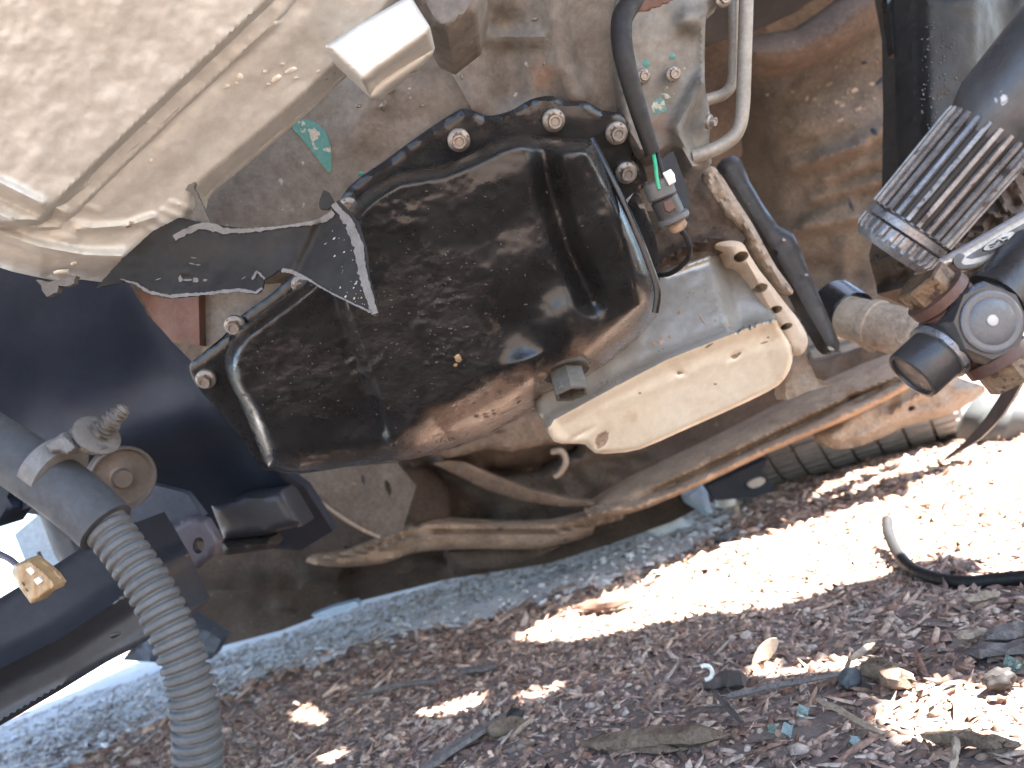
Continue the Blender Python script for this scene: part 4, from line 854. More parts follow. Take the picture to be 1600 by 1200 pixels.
bm_ = thing("cross_beam", "satin black cross beam running diagonally at the lower left", "beam", P(100, 980, .6))
def bmf(x, y, D):
    s = side(x, y, [(-60, 1078), (0, 1045), (90, 1000), (190, 935), (240, 895)])
    return plane((0, 960, .54), (240, 820, .64), (0, 1130, .50))(x, y) + .012 * smooth(np.abs(s) / 30) + .0002 * np.clip(s, 0, 60) - .004 * np.exp(-(s / 4) ** 2) - .004 * smooth(D / 8)
relief("beam", [(-120, 1010), (0, 934), (90, 880), (155, 838), (215, 815), (236, 850), (262, 900), (290, 960), (275, 980), (236, 998), (165, 1036), (90, 1082), (0, 1134), (-120, 1200)], bmf, M['beam'], bm_, step=7, thick=.05, feats=[[(-60, 1078), (0, 1045), (90, 1000), (190, 935), (240, 895)]])
blobs("worn_spot", [(190, 934, 6, 3, -.6), (182, 940, 8, 2, -.6)], bmf, M['torn'], bm_, .0006)
blobs("dark_hole", [(180, 992, 12, 5, -.5)], bmf, M['black'], bm_, .0003)
lowp = relief("lower_sill", [(228, 985), (285, 960), (345, 1000), (330, 1030), (260, 1036), (190, 1032)], lambda x, y, D: 1.25 + (fbm(x / 20, y / 20, 2) - .5) * .03, M['bluepanel'], None, step=9, thick=.04)
tag(lowp, "slate grey sill end just below the diagonal black beam", "sill")

tc = thing("tan_connector", "tan plastic wiring connector hanging at the left edge against black beam", "connector", P(45, 905, .40))
relief("housing", [(22, 882), (46, 872), (62, 884), (80, 900), (90, 914), (86, 922), (70, 930), (60, 940), (48, 943), (40, 932), (30, 918), (26, 908), (18, 896)], lambda x, y, D: .400 - .004 * smooth(D / 5) + .0006 * np.sin(x / 3.), M['tan'], tc, step=3, thick=.008)
relief("slot_rim", [(40, 890), (48, 886), (54, 894), (48, 899)], lambda x, y, D: .3945 + 0 * x, M['whiteplastic'], tc, step=3, thick=.002)
relief("slot_rim", [(52, 906), (60, 901), (66, 909), (58, 914)], lambda x, y, D: .3945 + 0 * x, M['whiteplastic'], tc, step=3, thick=.002)
blobs("dark_slot", [(36, 912, 4, 1.5, .9), (42, 922, 4, 1.5, .9), (46, 893, 3, 2, .5), (59, 908, 3, 2, .5)], lambda x, y, D: .3950 + 0 * x, M['spannerdark'], tc, .0004, 7, 0)
for pts in (((-30, 850, .41), (-8, 862, .408), (12, 872, .405), (28, 884, .402)), ((-30, 870, .41), (0, 868, .407), (16, 874, .405), (30, 886, .402))):
    tube("wire", [P(*p) for p in pts], .0016, M['mauve'], tc, 8)

# ------------------------------------------------------------------ torn plastic shroud
SHF = plane((200, 440, .410), (590, 480, .392), (530, 320, .402))
def shf(x, y, D):
    d = SHF(x, y) + .004 * np.exp(-(dist(x, y, [(300, 420), (430, 415), (470, 380)]) / 40) ** 2)
    d -= .004 * smooth((side(x, y, [(460, 430), (480, 390), (500, 345)]) * -1 + 5) / 16)
    d += ridge(x, y, [(280, 420), (320, 432)], 8, .0012) + .0012 * np.exp(-(((x - 292) / 14) ** 2 + ((y - 434) / 5) ** 2) ** 2)
    for k in range(5): d += ridge(x, y, [(290, 395 + k * 6), (318, 394 + k * 6)], 2, .0006)
    return d + (fbm(x / 50, y / 50, 71) - .5) * .004
sh = thing("torn_shroud", "torn black plastic shroud with pale ragged edges hanging below the gearbox", "plastic shroud", P(400, 400, .4))
SO_ = [(150, 450), (190, 405), (240, 360), (280, 340), (330, 350), (388, 357), (430, 353), (490, 346), (516, 336), (521, 318), (530, 312), (546, 330), (562, 352), (574, 392), (577, 432), (588, 468), (592, 495), (575, 486), (548, 473), (510, 455), (478, 434), (450, 423), (437, 421), (424, 430), (412, 437), (410, 452), (400, 460), (372, 455), (330, 460), (290, 464), (262, 466), (235, 460), (215, 447), (195, 440)]
relief("sheet", SO_, shf, M['shard'], sh, step=4, thick=.0022, jag=1.2)
def strip_poly(pl, wl_):
    pl = resample(pl, 5, False); t = np.gradient(pl, axis=0); nrm = np.stack([-t[:, 1], t[:, 0]], -1) / (np.linalg.norm(t, axis=1)[:, None] + 1e-9)
    wd = np.interp(np.linspace(0, 1, len(pl)), np.linspace(0, 1, len(wl_)), wl_); wd = .85 * wd * (.85 + .3 * rng.random(len(pl)))
    return np.vstack([pl + nrm * wd[:, None] * (.5 + .3 * (rng.random((len(pl), 1)) - .5)), (pl - nrm * wd[:, None] * .5)[::-1]])
for pl, wd in (([(272, 372), (285, 364), (310, 354), (330, 354), (350, 361), (388, 360), (430, 356), (490, 348), (512, 340), (521, 332)], [10, 12, 14, 10, 7, 6, 5, 6, 9, 12]),
               ([(521, 318), (530, 330), (546, 348), (560, 385), (566, 425), (576, 462), (586, 490)], [10, 16, 17, 16, 15, 16, 12]),
               ([(188, 436), (212, 443), (232, 456), (265, 463), (290, 461), (330, 458), (372, 453), (400, 457), (410, 450)], [2, 4, 5, 6, 6, 5, 7, 6, 4]),
               ([(440, 422), (455, 424), (480, 436), (512, 455), (548, 473), (580, 488)], [6, 7, 3, 3, 3, 4]),
               ([(394, 437), (401, 424), (406, 428), (413, 436)], [4, 5, 4, 3])):
    relief("torn_edge", strip_poly(pl, wd), lambda x, y, D: shf(x, y, D) - .0009, M['torn'], sh, step=3, thick=.0012, jag=1.2)
relief("torn_edge", [(296, 350), (306, 318), (300, 302), (290, 297), (294, 289), (305, 284), (303, 294), (308, 302), (317, 322), (329, 350), (315, 352)], lambda x, y, D: .408 + 0 * x, M['cliptree'], sh, step=3, thick=.0025, jag=1)
relief("torn_edge", [(498, 316), (505, 297), (514, 300), (524, 318), (512, 328), (500, 326)], lambda x, y, D: .406 + 0 * x, M['shard'], sh, step=4, thick=.002, jag=1)
sp_ = []
for i in range(60):
    a, b = rng.random(), rng.random(); x = 500 + 70 * a ** .7; y = 355 + 135 * b ** .8
    if inside(np.array([x]), np.array([y]), [(498, 360), (535, 345), (550, 385), (556, 430), (572, 480), (520, 455), (478, 430)])[0]:
        s_ = .7 + 1.5 * rng.random() ** 3; sp_.append((x, y, s_ * 1.3, s_ * .8, -1 + .5 * rng.random()))
blobs("white_spatter", sp_, shf, M['white'], sh, .0005, 7)
blobs("scuff_mark", [(282, 436, 4, 6, 0), (306, 437, 6, 5, 0), (321, 438, 4, 3, 0), (293, 437, 8, 2, 0), (300, 412, 6, 1.5, .2), (303, 403, 5, 1.2, .1), (310, 414, 6, 1.2, 0), (381, 434, 5, 1, -.6), (248, 436, 6, 1, -.3)], shf, M['torn'], sh, .0004, 8)

# ------------------------------------------------------------------ corrugated hose with clamp and clip
hz = thing("corrugated_hose", "dusty grey hose that turns from smooth rubber to corrugated sleeve at lower left", "hose", P(200, 860, .34))
HP = [(-90, 640, .345), (-20, 686, .340), (60, 738, .335), (120, 782, .331), (166, 824, .328)]
tube("rubber_end", [P(*p) for p in HP], [.0125, .0124, .0128, .0126, .0122], M['hose'], hz, 32, 8)
CP = catmull([P(*p) for p in ((158, 814, .329), (176, 836, .327), (205, 875, .324), (238, 925, .321), (268, 985, .318), (290, 1045, .316), (304, 1110, .315), (309, 1170, .315), (312, 1250, .315), (314, 1330, .316))], 60)
seglen = np.r_[0, np.cumsum(np.linalg.norm(np.diff(CP, axis=0), axis=1))]
ss = np.arange(0, seglen[-1], .00034); cp = np.stack([np.interp(ss, seglen, CP[:, k]) for k in range(3)], -1)
pit = .00465
ph = (ss / pit) % 1
rr = .0086 + .0013 * np.clip(1.55 * np.sin(np.clip(ph / .78, 0, 1) * math.pi) ** .45 - .35, -.3, 1)
rr = rr * np.interp(ss / ss[-1], [0, .1, .5, 1], [.98, .93, .96, 1.02])
sweep("corrugated_sleeve", cp, rr, M['corr'], hz, 40, 70)
# split seam along the sleeve
hax = P(120, 782, .331) - P(60, 738, .335); hax /= np.linalg.norm(hax)
hc = thing("hose_clip", "pale hose clamp band carrying a push-in fir tree clip", "hose clip", P(85, 725, .33))
lathe("band", [(-.0045, .0128), (-.0042, .0140), (.0042, .0140), (.0045, .0128)], P(84, 733, .334), hax, M['clamp'], hc, 48)
for k in range(7):
    a = .9 + k * .13
relief("latch", [(70, 694), (98, 676), (114, 690), (122, 700), (106, 712), (92, 706), (80, 708)], lambda x, y, D: .3225 - .002 * smooth(D / 4) + (fbm(x / 6, y / 6, 2) - .5) * .002, M['clamp'], hc, step=3, thick=.008)
relief("foot", [(96, 682), (112, 668), (126, 664), (140, 676), (158, 694), (168, 700), (154, 712), (134, 710), (120, 706)], lambda x, y, D: .327 - .002 * smooth(D / 5) + (fbm(x / 8, y / 8, 4) - .5) * .002, M['cliptree'], hc, step=3, thick=.009)
cax = P(194, 640, .3275) - P(150, 684, .330); cax /= np.linalg.norm(cax); c0 = P(150, 682, .330)
lathe("disc", [(0, .003), (.0002, .0098), (.0012, .0100), (.0020, .0085), (.0026, .003)], c0, cax * 1.0 - Fw * .30, M['cliptree'], hc, 32)
tr = [(0, .0030), (.004, .0030)]
Ltr = np.linalg.norm(P(194, 640, .3275) - c0)
k = .004
while k < Ltr:
    r_ = .0050 * (1 - .45 * (k / Ltr) ** 2); tr += [(k, r_ * .72), (k + .0006, r_), (k + .0010, r_ * .7)]; k += .0019
tr += [(Ltr + .001, .0015)]
lathe("fir_tree_stud", tr, c0, cax, M['cliptree'], hc, 14, lambda th, t: 1 + .12 * np.sin(th * 3 + t * 900), 30)

# ------------------------------------------------------------------ right: splined shaft, universal joint, spanner
ss_ = thing("splined_shaft", "worn steel splined shaft with grey tube coming down from the upper right", "shaft", P(1450, 300, .31))
a0 = P(1423, 352, .330); a1 = P(1548, 205, .312); sx = a1 - a0; LS = np.linalg.norm(sx); sx /= LS
nsp = 24; segs = nsp * 12
def splm(th, t):
    if t < .0005 or t > LS * 1.0: return np.ones_like(th)
    p = (th / (2 * math.pi) * nsp) % 1
    return 1 - .12 * smooth((np.abs(p - .5) - .20) / .09)
RS = .0192
spl_ = lathe("splines", [(.000, RS * .90), (.0006, RS), (LS * .5, RS * 1.0), (LS * .93, RS), (LS * 1.0, RS * .985), (LS * 1.001, RS * .9)], a0, sx, M['steel'], ss_, segs, splm, 30)
spl_.data.materials.append(M['rod'])
_c = np.array([p.center for p in spl_.data.polygons]) + np.array(ss_.location) - a0; _t = _c @ sx; _r = np.linalg.norm(_c - _t[:, None] * sx, axis=1)
spl_.data.polygons.foreach_set("material_index", ((_r < RS * .945) & (_t > .0007) & (_t < LS * .999)).astype(np.int32))
lathe("tube", [(LS * .90, RS * .88), (LS * .98, RS * .93), (LS * 1.06, RS * 1.00), (LS * 1.2, RS * 1.10), (LS * 2.6, RS * 1.16)], a0, sx, M['tube'], ss_, 64)
lathe("retaining_ring", [(-.0042, RS * .80), (-.0040, RS * .97), (-.0008, RS * .97), (-.0006, RS * .8), (.0012, RS * .8)], a0, sx, M['steel'], ss_, 64)
def knm(th, t):
    if t > -.0045 or t < -.0098: return np.ones_like(th)
    p = (th / (2 * math.pi) * nsp) % 1
    return 1 - .12 * smooth((np.abs(p - .5) - .18) / .12)
lathe("toothed_end", [(-.0142, RS * .55), (-.0140, RS * .80), (-.0112, RS * .92), (-.0096, RS * .985), (-.0052, RS * .985), (-.0046, RS * .86), (-.0040, RS * .8)], a0, sx, M['steel'], ss_, nsp * 10, knm, 30)

uj = thing("universal_joint", "black and rust brown universal joint with a round grey centre cap", "joint", P(1545, 500, .33))
cjt = P(1546, 503, .335)
lathe("body", [(-.034, .013), (-.026, .0175), (-.003, .0185), (.001, .0165)], cjt, cdir(.03, .05, 1), M['black2'], uj, 48, lambda th, t: (math.cos(math.pi / 8) / np.cos((th % (math.pi / 4)) - math.pi / 8)))
lathe("centre_cap", [(.0005, .0138), (.0018, .0138), (.0024, .0130), (.0024, .0122), (.0022, .0105), (.0030, .0095), (.0036, .005), (.0037, .0005)], cjt, cdir(.03, .05, 1), M['cap'], uj, 64)
lathe("white_dot", [(.0034, .0025), (.0042, .0024), (.0044, .0016)], cjt + cdir(-1, .15, 0) * .0012, cdir(.03, .05, 1), M['white'], uj, 24)
def arm(px, py, d, prof_parts):
    tip = P(px, py, d) + Fw * .015; o = cjt + Fw * .015; ax_ = tip - o; return o, ax_ / np.linalg.norm(ax_), np.linalg.norm(ax_)
o_, ax1, L1 = arm(1452, 588, .335, None)
lathe("bearing_cup", [(.010, .012), (.014, .0125), (.0142, .0138), (.0168, .0138), (.0172, .0128), (L1 * .98, .0128), (L1, .0124), (L1 + .0002, .0108), (L1 - .001, .0104), (L1 - .001, .002)], o_, ax1, M['black2'], uj, 48)
lathe("lock_tab", [(.0165, .0138), (.0167, .0146), (.0196, .0146), (.0198, .0138)], o_, ax1, M['steel'], uj, 48, None)
o_, ax2, L2 = arm(1474, 438, .335, None)
lathe("rust_seal", [(.008, .0120), (.0125, .0132), (.0155, .0132), (.016, .0118), (.0165, .0118), (.017, .0140), (.0215, .0140), (.022, .012)], o_, ax2, M['rustbrown'], uj, 48)
lathe("brass_nut", [(.0215, .010), (.022, .0118), (.0300, .0118), (.031, .0108), (.031, .006)], o_, ax2, M['brass'], uj, 36, lambda th, t: hexmod(th, t))
o_, ax3, L3 = arm(1660, 385, .345, None)
lathe("bearing_cup", [(.012, .0125), (.016, .013), (.0165, .0150), (.0200, .0150), (.0205, .0138), (L3, .0138), (L3 + .001, .012)], o_, ax3, M['black2'], uj, 48)
o_, ax4, L4 = arm(1625, 598, .330, None)
lathe("rust_seal", [(.008, .0120), (.012, .0132), (.0150, .0132), (.0155, .0118), (.0162, .0118), (.0168, .0140), (.022, .0140), (.0225, .012)], o_, ax4, M['rustbrown'], uj, 48)
lathe("brass_nut", [(.0215, .010), (.022, .0118), (.032, .0118)], o_, ax4, M['brass'], uj, 36, lambda th, t: hexmod(th, t))

sn = thing("chrome_spanner", "worn chrome combination spanner with a dark inlaid panel and oval badge", "spanner", P(1540, 380, .37))
def snf(x, y, D): return plane((1460, 420, .352), (1640, 330, .385), (1500, 360, .365))(x, y) - .002 * np.sqrt(np.clip(1 - (1 - np.clip(D / 8, 0, 1)) ** 2, 0, 1))
relief("shank", [(1442, 424), (1452, 414), (1474, 404), (1498, 391), (1560, 356), (1660, 298), (1672, 330), (1610, 374), (1580, 398), (1545, 412), (1515, 422), (1498, 424), (1486, 412), (1468, 420), (1452, 432)], snf, M['chrome'], sn, step=4, thick=.008)
relief("inlay", [(1510, 402), (1520, 395), (1545, 380), (1575, 363), (1600, 349), (1660, 315), (1664, 322), (1612, 362), (1585, 380), (1565, 390), (1540, 399), (1520, 404)], lambda x, y, D: snf(x, y, 99 + 0 * D) - .0004, M['spannerdark'], sn, step=4, thick=.002)
bdg = relief("oval_badge", [(1537, 390), (1541, 383), (1552, 375), (1566, 367), (1580, 362), (1585, 364), (1583, 371), (1574, 379), (1560, 386), (1546, 391)], lambda x, y, D: snf(x, y, 99 + 0 * D) - .0014, M['chrome'], sn, step=3, thick=.002, curve=2)
blobs("badge_mark", [(1551, 382, 6, 1.6, -.25), (1558, 377, 4, 1.8, -.9), (1570, 371, 6, 1.6, -.25), (1565, 377, 4, 1.8, .6), (1572, 375, 4, 1.4, -.6), (1550, 386, 4, 1.2, -.3)], lambda x, y, D: snf(x, y, 99 + 0 * D) - .0015, M['spannerdark'], sn, .0004, 8, 0)
relief("scroll", [(1490, 404), (1500, 396), (1508, 400), (1502, 410), (1510, 414), (1524, 412), (1520, 418), (1500, 420), (1492, 414)], lambda x, y, D: snf(x, y, 99 + 0 * D) - .0006, M['spannerdark'], sn, step=3, thick=.001, curve=2)

# ------------------------------------------------------------------ wheel and bits beyond the beam
wh = thing("far_wheel", "far road wheel with blocky tyre tread standing in the sun beyond the subframe", "wheel", G(1330, 735))
wc = G(1362, 726); wdir = np.array([.90, -.436, 0]); Rw, Ww = .31, .56
wC = wc + np.array([.05, .18, Rw]) 
tl = lathe("tyre", [(-Ww / 2 + .01, .20), (-Ww / 2, .25), (-Ww / 2 + .012, .285), (-Ww / 2 + .04, Rw - .012), (Ww / 2 - .04, Rw - .012), (Ww / 2 - .012, .285), (Ww / 2, .25), (Ww / 2 - .01, .20)], wC, wdir, M['tyre'], wh, 72, None, 50, np.array([0, 0, 1.]))
lathe("rim", [(-Ww / 2 + .03, .05), (-Ww / 2 + .025, .195), (Ww / 2 - .02, .20), (Ww / 2 - .03, .05)], wC, wdir, M['steel'], wh, 48)
wu = np.cross(wdir, [0, 0, 1.]); bb = np.array([[a, b, c] for a in (-1, 1) for b in (-1, 1) for c in (-1, 1)], float)
bf_ = [(0, 1, 3, 2), (4, 6, 7, 5), (0, 4, 5, 1), (2, 3, 7, 6), (0, 2, 6, 4), (1, 5, 7, 3)]
v = []; f = []
for row in range(8):
    for kq in range(56):
        an = (kq + .5 * (row % 2)) / 56 * 2 * math.pi; rad = wu * math.cos(an) + np.array([0, 0, 1.]) * math.sin(an); tg = -wu * math.sin(an) + np.array([0, 0, 1.]) * math.cos(an)
        c_ = wC + rad * (Rw - .008) + wdir * ((row - 3.5) * .066); b_ = len(v)
        for q_ in bb: v.append(c_ + wdir * q_[0] * .029 + tg * q_[1] * .0135 * (1 if q_[2] < 0 else .9) + rad * q_[2] * .008)
        f += [tuple(b_ + i for i in ff) for ff in bf_]
tb = mesh("tread_blocks", v, f, M['tyre'], wh, False); tag(tb, None, None, kind='stuff'); recalc(tb)

def lump(name, px, py, d, sx_, sy_, sz_, mt, label, cat, seed=0, rot=0.0, rough_=.25, base=None):
    bm = bmesh.new(); bmesh.ops.create_icosphere(bm, subdivisions=3, radius=1)
    r_ = np.random.default_rng(seed + 5); k_ = r_.random(3) * 10
    for q_ in bm.verts:
        n_ = vnoise(np.array([q_.co.x * 2 + k_[0]]), np.array([q_.co.y * 2 + q_.co.z * 1.7 + k_[1]]), seed)[0]
        q_.co = q_.co * (1 - rough_ + 2 * rough_ * n_); q_.co.x *= sx_; q_.co.y *= sy_; q_.co.z *= sz_
    me = bpy.data.meshes.new(name); bm.to_mesh(me); bm.free(); me.materials.append(mt); me.polygons.foreach_set("use_smooth", [True] * len(me.polygons)); me.set_sharp_from_angle(angle=math.radians(40))
    o = bpy.data.objects.new(name, me); p = P(px, py, d) if base is None else base
    o.location = tuple(p); o.rotation_euler = (0, 0, rot); C.objects.link(o); return tag(o, label, cat)
blk_ = thing("white_block", "pale blue white block lying on the gravel below the beam end", "block", G(1042, 838))
relief("block", [(992, 836), (998, 824), (1012, 822), (1020, 815), (1062, 806), (1075, 816), (1092, 818), (1086, 826), (1060, 834), (1028, 846), (1020, 838)], lambda x, y, D: 1.95 - .02 * smooth(D / 6), M['concrete'], blk_, step=4, thick=.05)
vl = thing("white_fitting", "white capped fitting standing on the ground beside the black bracket", "fitting", G(1140, 806))
c0 = P(1138, 808, 1.95); vup = P(1130, 762, 1.95) - c0; Lv = np.linalg.norm(vup)
lathe("stem", [(-.03, .012), (Lv * .5, .012), (Lv * .55, .010)], c0 + P(1150, 800, 1.95) - P(1138, 800, 1.95), vup, M['mudlight'], vl, 16)
lathe("cap", [(Lv * .35, .014), (Lv * .4, .024), (Lv * .65, .026), (Lv * .7, .016), (Lv * .8, .016), (Lv * .85, .024), (Lv * 1.02, .024), (Lv * 1.06, .018)], c0, vup, M['whiteplastic'], vl, 24)
bb_ = thing("black_bracket", "black bracket with a white slot hanging under the beam beside the wheel", "bracket", P(1160, 760, 1.5))
relief("plate", [(1105, 760), (1160, 735), (1200, 716), (1190, 735), (1210, 760), (1203, 768), (1180, 777), (1120, 782)], lambda x, y, D: 1.7 + 0 * x, M['dark'], bb_, step=8, thick=.05)
relief("white_slot", [(1168, 757), (1176, 750), (1190, 746), (1196, 750), (1192, 757), (1176, 763)], lambda x, y, D: 1.69 + 0 * x, M['white'], bb_, step=3, thick=.01, curve=2)
blp = relief("blue_cover", [(1066, 772), (1095, 754), (1104, 760), (1108, 780), (1114, 802), (1104, 808), (1088, 796), (1074, 788)], lambda x, y, D: 1.82 - .02 * smooth(D / 8), M['bluegrey'], None, step=6, thick=.04)
tag(blp, "crumpled pale blue cover beside the white fitting", "cover")
bl2 = relief("blue_strip", [(486, 962), (520, 949), (556, 940), (562, 946), (540, 956), (500, 968)], lambda x, y, D: 1.74 + 0 * x, M['bluegrey'], None, step=6, thick=.03)
tag(bl2, "bright blue strip of trim along the foot of the dark sill", "trim")

# ------------------------------------------------------------------ things on the ground
def gpt(x, y, lift=.0):
    p = G(x, y)
    for _ in range(4): p = G(x, y, gz(np.array([p[0]]), np.array([p[1]]))[0] + lift)
    return p
def plank(name, p1, p2, wd, th, mt, label, cat, group=None, lift=.006, tip=.4, seed=1, bend=0.0, lift2=None):
    """split wood piece lying between two picture points"""
    r_ = np.random.default_rng(seed); a = gpt(*p1, lift); b = gpt(*p2, lift if lift2 is None else lift2); ax_ = b - a; L_ = np.linalg.norm(ax_); ax_ /= L_
    sd = np.cross([0, 0, 1.], ax_); sd /= np.linalg.norm(sd); up_ = np.cross(ax_, sd); n_ = 34; v = []; f = []; prof = [(-1, -.2), (-.7, .7), (-.1, 1), (.5, .85), (1, .1), (.6, -.7), (-.5, -.8)]; kq = len(prof)
    cps = np.linspace(0, 1, 7); wob = [(np.interp(np.arange(n_ + 1) / n_, cps, r_.random(7)), np.interp(np.arange(n_ + 1) / n_, cps, r_.random(7))) for _k in range(kq)]; drift = np.interp(np.arange(n_ + 1) / n_, cps, r_.random(7) - .5)
    for i in range(n_ + 1):
        t = i / n_; e = min(1, tip + (1 - tip) * min(t, 1 - t) * 5) * (.97 + .06 * r_.random())
        c_ = a + ax_ * L_ * t + sd * (bend * math.sin(math.pi * t) * L_ + .3 * wd * drift[i])
        for k_, (x, z) in enumerate(prof):
            v.append(c_ + sd * x * wd * .5 * e * (.75 + .5 * wob[k_][0][i] + .08 * r_.random()) + up_ * z * th * .5 * e * (.55 + .9 * wob[k_][1][i] + .15 * r_.random()) + ax_ * (L_ * .06 * (wob[k_][0][0] - .5) if i in (0, n_) else 0))
    for i in range(n_):
        for j in range(kq): f.append((i * kq + j, i * kq + (j + 1) % kq, (i + 1) * kq + (j + 1) % kq, (i + 1) * kq + j))
    f.append(tuple(range(kq))[::-1]); f.append(tuple(n_ * kq + j for j in range(kq)))
    o = mesh(name, v, f, mt, None, True, 28); recalc(o); return tag(o, label, cat, group)
WP = "larger wood pieces on the mulch"
plank("bark_piece", (908, 1160), (1142, 1146), .022, .012, WOOD, "long brown splinter of bark with a split end at bottom centre", "bark", WP, .008, .15, 3)
plank("bark_piece", (930, 1168), (1065, 1172), .010, .006, WOOD, "thin dark splinter lying under the long bark splinter", "bark", WP, .004, .1, 4)
plank("wood_splinter", (640, 1215), (790, 1118), .018, .007, GREYWOOD, "flat grey weathered slat pointing up from the bottom edge", "wood", WP, .006, .5, 5)
plank("twig", (1130, 1090), (1310, 1054), .0045, .0045, GREYWOOD, "long pale grey twig crossing below the sunlit strip", "twig", WP, .010, .6, 6, .03)
plank("twig", (1278, 1092), (1374, 1144), .0040, .0040, PALEWOOD, "straight tan twig pointing at the big sunlit patch", "twig", WP, .012, .6, 7)
plank("twig", (1496, 1148), (1488, 1210), .0040, .0035, PALEWOOD, "pale twig standing near the bottom right edge", "twig", WP, .008, .6, 8)
plank("twig", (1115, 1080), (1160, 1128), .0045, .0045, DARKWOOD, "dark forked twig left of the broken glass", "twig", WP, .008, .5, 9)
plank("bark_piece", (1105, 1067), (1165, 1062), .016, .012, DARKWOOD, "short black bark lump beside the small white ring", "bark", WP, .008, .7, 10)
plank("bark_piece", (1540, 995), (1640, 975), .020, .010, GREYWOOD, "grey brown bark slab at the right edge", "bark", WP, .008, .4, 11)
plank("bark_piece", (1510, 1020), (1640, 1010), .020, .007, GREYWOOD, "flat grey shard below the bark slab at the right edge", "bark", WP, .006, .2, 12)
plank("wood_chip", (1498, 996), (1542, 986), .010, .006, PALEWOOD, "small pale split chip touching the bark slab", "wood", WP, .010, .6, 13)
plank("wood_chip", (1508, 938), (1562, 926), .012, .007, PALEWOOD, "pale tan chip below the black cable at right", "wood", WP, .008, .5, 14)
plank("wood_chip", (1356, 1038), (1420, 1068), .018, .012, WOOD, "brown chip between the sunlit strip and the sunlit patch", "wood", WP, .008, .5, 15)
plank("twig", (1330, 1030), (1364, 1006), .004, .004, PALEWOOD, "short sunlit twig sticking up from the sunlit strip", "twig", WP, .012, .6, 16)
plank("twig", (980, 820), (1002, 792), .010, .008, WOOD, "short stub of twig standing near the white block", "twig", WP, .01, .6, 17)
plank("wood_chip", (718, 1050), (780, 1040), .020, .008, GREYWOOD, "pale grey chip above the sunlit spots in the middle", "wood", WP, .008, .4, 18)
plank("twig", (560, 1085), (690, 1062), .006, .006, GREYWOOD, "long grey twig left of the sunlit spots", "twig", WP, .008, .5, 19, .04)
plank("twig", (870, 965), (1030, 905), .008, .008, DARKWOOD, "long brown stick behind the sunlit wedge", "twig", WP, .008, .5, 20, .03)
plank("wood_chip", (895, 950), (985, 940), .022, .012, mat("red_brown_bark", (.15, .08, .05), (.10, .05, .035), 60, .85, 0, .6, 140), "red brown strip of bark at the tip of the sunlit wedge", "bark", WP, .01, .3, 21)
plank("wood_chip", (1440, 1150), (1590, 1162), .010, .007, WOOD, "long brown chip along the lower rim of the sunlit patch", "wood", WP, .006, .4, 23)
plank("twig", (835, 1118), (800, 1150), .0035, .0035, PALEWOOD, "thin pale twig beside the dark stone at bottom centre", "twig", WP, .012, .5, 24)
# upright leaf
lf = relief("dry_leaf", [(1176, 1032), (1186, 1012), (1200, 1000), (1214, 997), (1216, 1008), (1206, 1026), (1190, 1040), (1178, 1042)], lambda x, y, D: .66 + .004 * np.sin((x - 1176) / 14), LEAF, None, step=3, thick=.0012, curve=2)
tag(lf, "upright pale dry leaf standing in the sunlit strip", "leaf")
rg_ = np.array([P(1102 + 11 * math.cos(a) , 1051 + 11 * math.sin(a), .60) for a in np.linspace(-2.2, 1.6, 14)])
rr_ = sweep("white_ring", rg_, np.full(14, .0017), M['whiteplastic'], None, 8); tag(rr_, "small broken white ring lying left of the dry leaf", "ring")
def cube_glass(px, py, s, seed, label):
    r_ = np.random.default_rng(seed); p = gpt(px, py, s * .6); v = bb * s * .5 * (1 + .35 * (r_.random((8, 3)) - .5)); o = mesh("glass_cube", v, bf_, GLASS, None, False)
    o.location = tuple(p); o.rotation_euler = (r_.random() * .8, r_.random() * .8, r_.random() * 3); recalc(o); tag(o, label, "broken glass", "crumbs of broken glass")
cube_glass(1254, 1112, .0065, 1, "green glass crumb, uppermost of the cluster at the bottom")
cube_glass(1206, 1139, .0048, 2, "small green glass crumb beside a bigger square one")
cube_glass(1230, 1140, .0066, 3, "squarish bright green glass crumb at the bottom")
cube_glass(1336, 1158, .005, 4, "dull glass crumb left of the pale standing twig")
cube_glass(1582, 1037, .007, 5, "glinting glass crumb near the right edge above the sunlit patch")
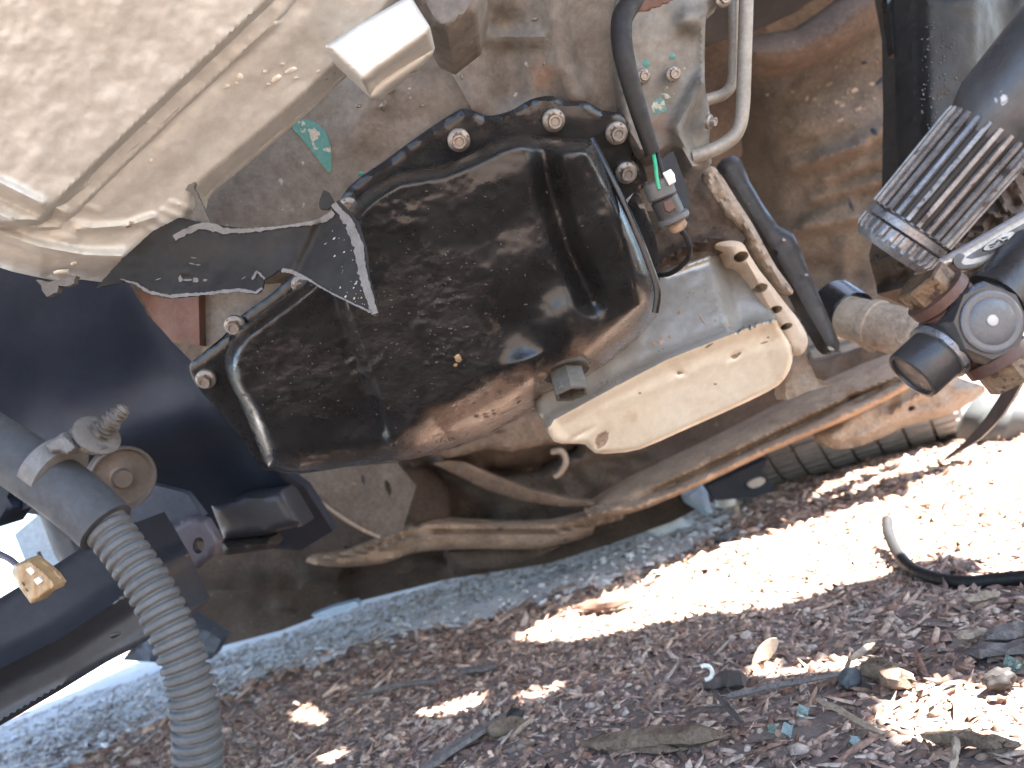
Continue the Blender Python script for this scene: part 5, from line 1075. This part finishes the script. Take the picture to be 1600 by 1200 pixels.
cube_glass(395, 1165, .005, 6, "blue green glass crumb just right of the corrugated hose")
lump("stone", 0, 0, 0, .010, .008, .006, M['rod'], "dark grey stone beside the thin pale twig at bottom centre", "stone", 1, .5, base=gpt(803, 1118, .005))
lump("stone", 0, 0, 0, .011, .008, .006, M['rod'], "dark rounded stone near the right edge above the sunlit patch", "stone", 2, .2, base=gpt(1560, 1062, .006))
lump("stone", 0, 0, 0, .011, .008, .007, M['corr'], "pale grey stone near the twig below the sunlit strip", "stone", 3, .9, base=gpt(1328, 1062, .006))
lump("stone", 0, 0, 0, .030, .02, .014, M['corr'], "brown grey stone on the mulch below the white block", "stone", 4, .1, base=gpt(1140, 838, .008))
lump("bark_nugget", 0, 0, 0, .017, .012, .008, WOOD, "brown bark nugget at the bottom centre beside the slat", "bark", 6, .1, base=gpt(790, 1136, .006))
# cable on the ground and strap
cb = tube("black_cable", [gpt(1386, 812, .035)] + [gpt(x, y, .006 + l) for x, y, l in ((1388, 832, .02), (1400, 860, .008), (1425, 888, .003), (1462, 903, 0), (1510, 910, 0), (1560, 906, 0), (1640, 900, 0), (1760, 900, 0))], .0062, M['sleeve'], None, 12)
tag(cb, "black cable curling up at its end on the sunlit ground", "cable")
stp = relief("dark_strap", [(1470, 724), (1510, 690), (1545, 650), (1570, 610), (1590, 578), (1612, 560), (1620, 566), (1596, 606), (1570, 648), (1536, 684), (1505, 704)], lambda x, y, D: .95 - (x - 1470) * .0028, M['beam'], None, step=5, thick=.003, curve=2)
tag(stp, "thin dark strap curving down from the universal joint to the ground", "strap")
for i, (px, py, s, lab) in enumerate([(1535, 655, .06, "pale sunlit clod right beside the end of the subframe"), (1580, 660, .08, "pale sunlit clod at the right edge behind the strap"), (1512, 612, .05, "pale clod highest up under the universal joint")]):
    g_ = G(px, py + 14); lump("dirt_clod", 0, 0, 0, s * 1.1, s, s * .8, M['corr'], lab, "clod", 30 + i, i, .4, base=np.array([g_[0], g_[1], .02 + .0 * s]) if i != 4 else np.array([g_[0], g_[1], .06]))
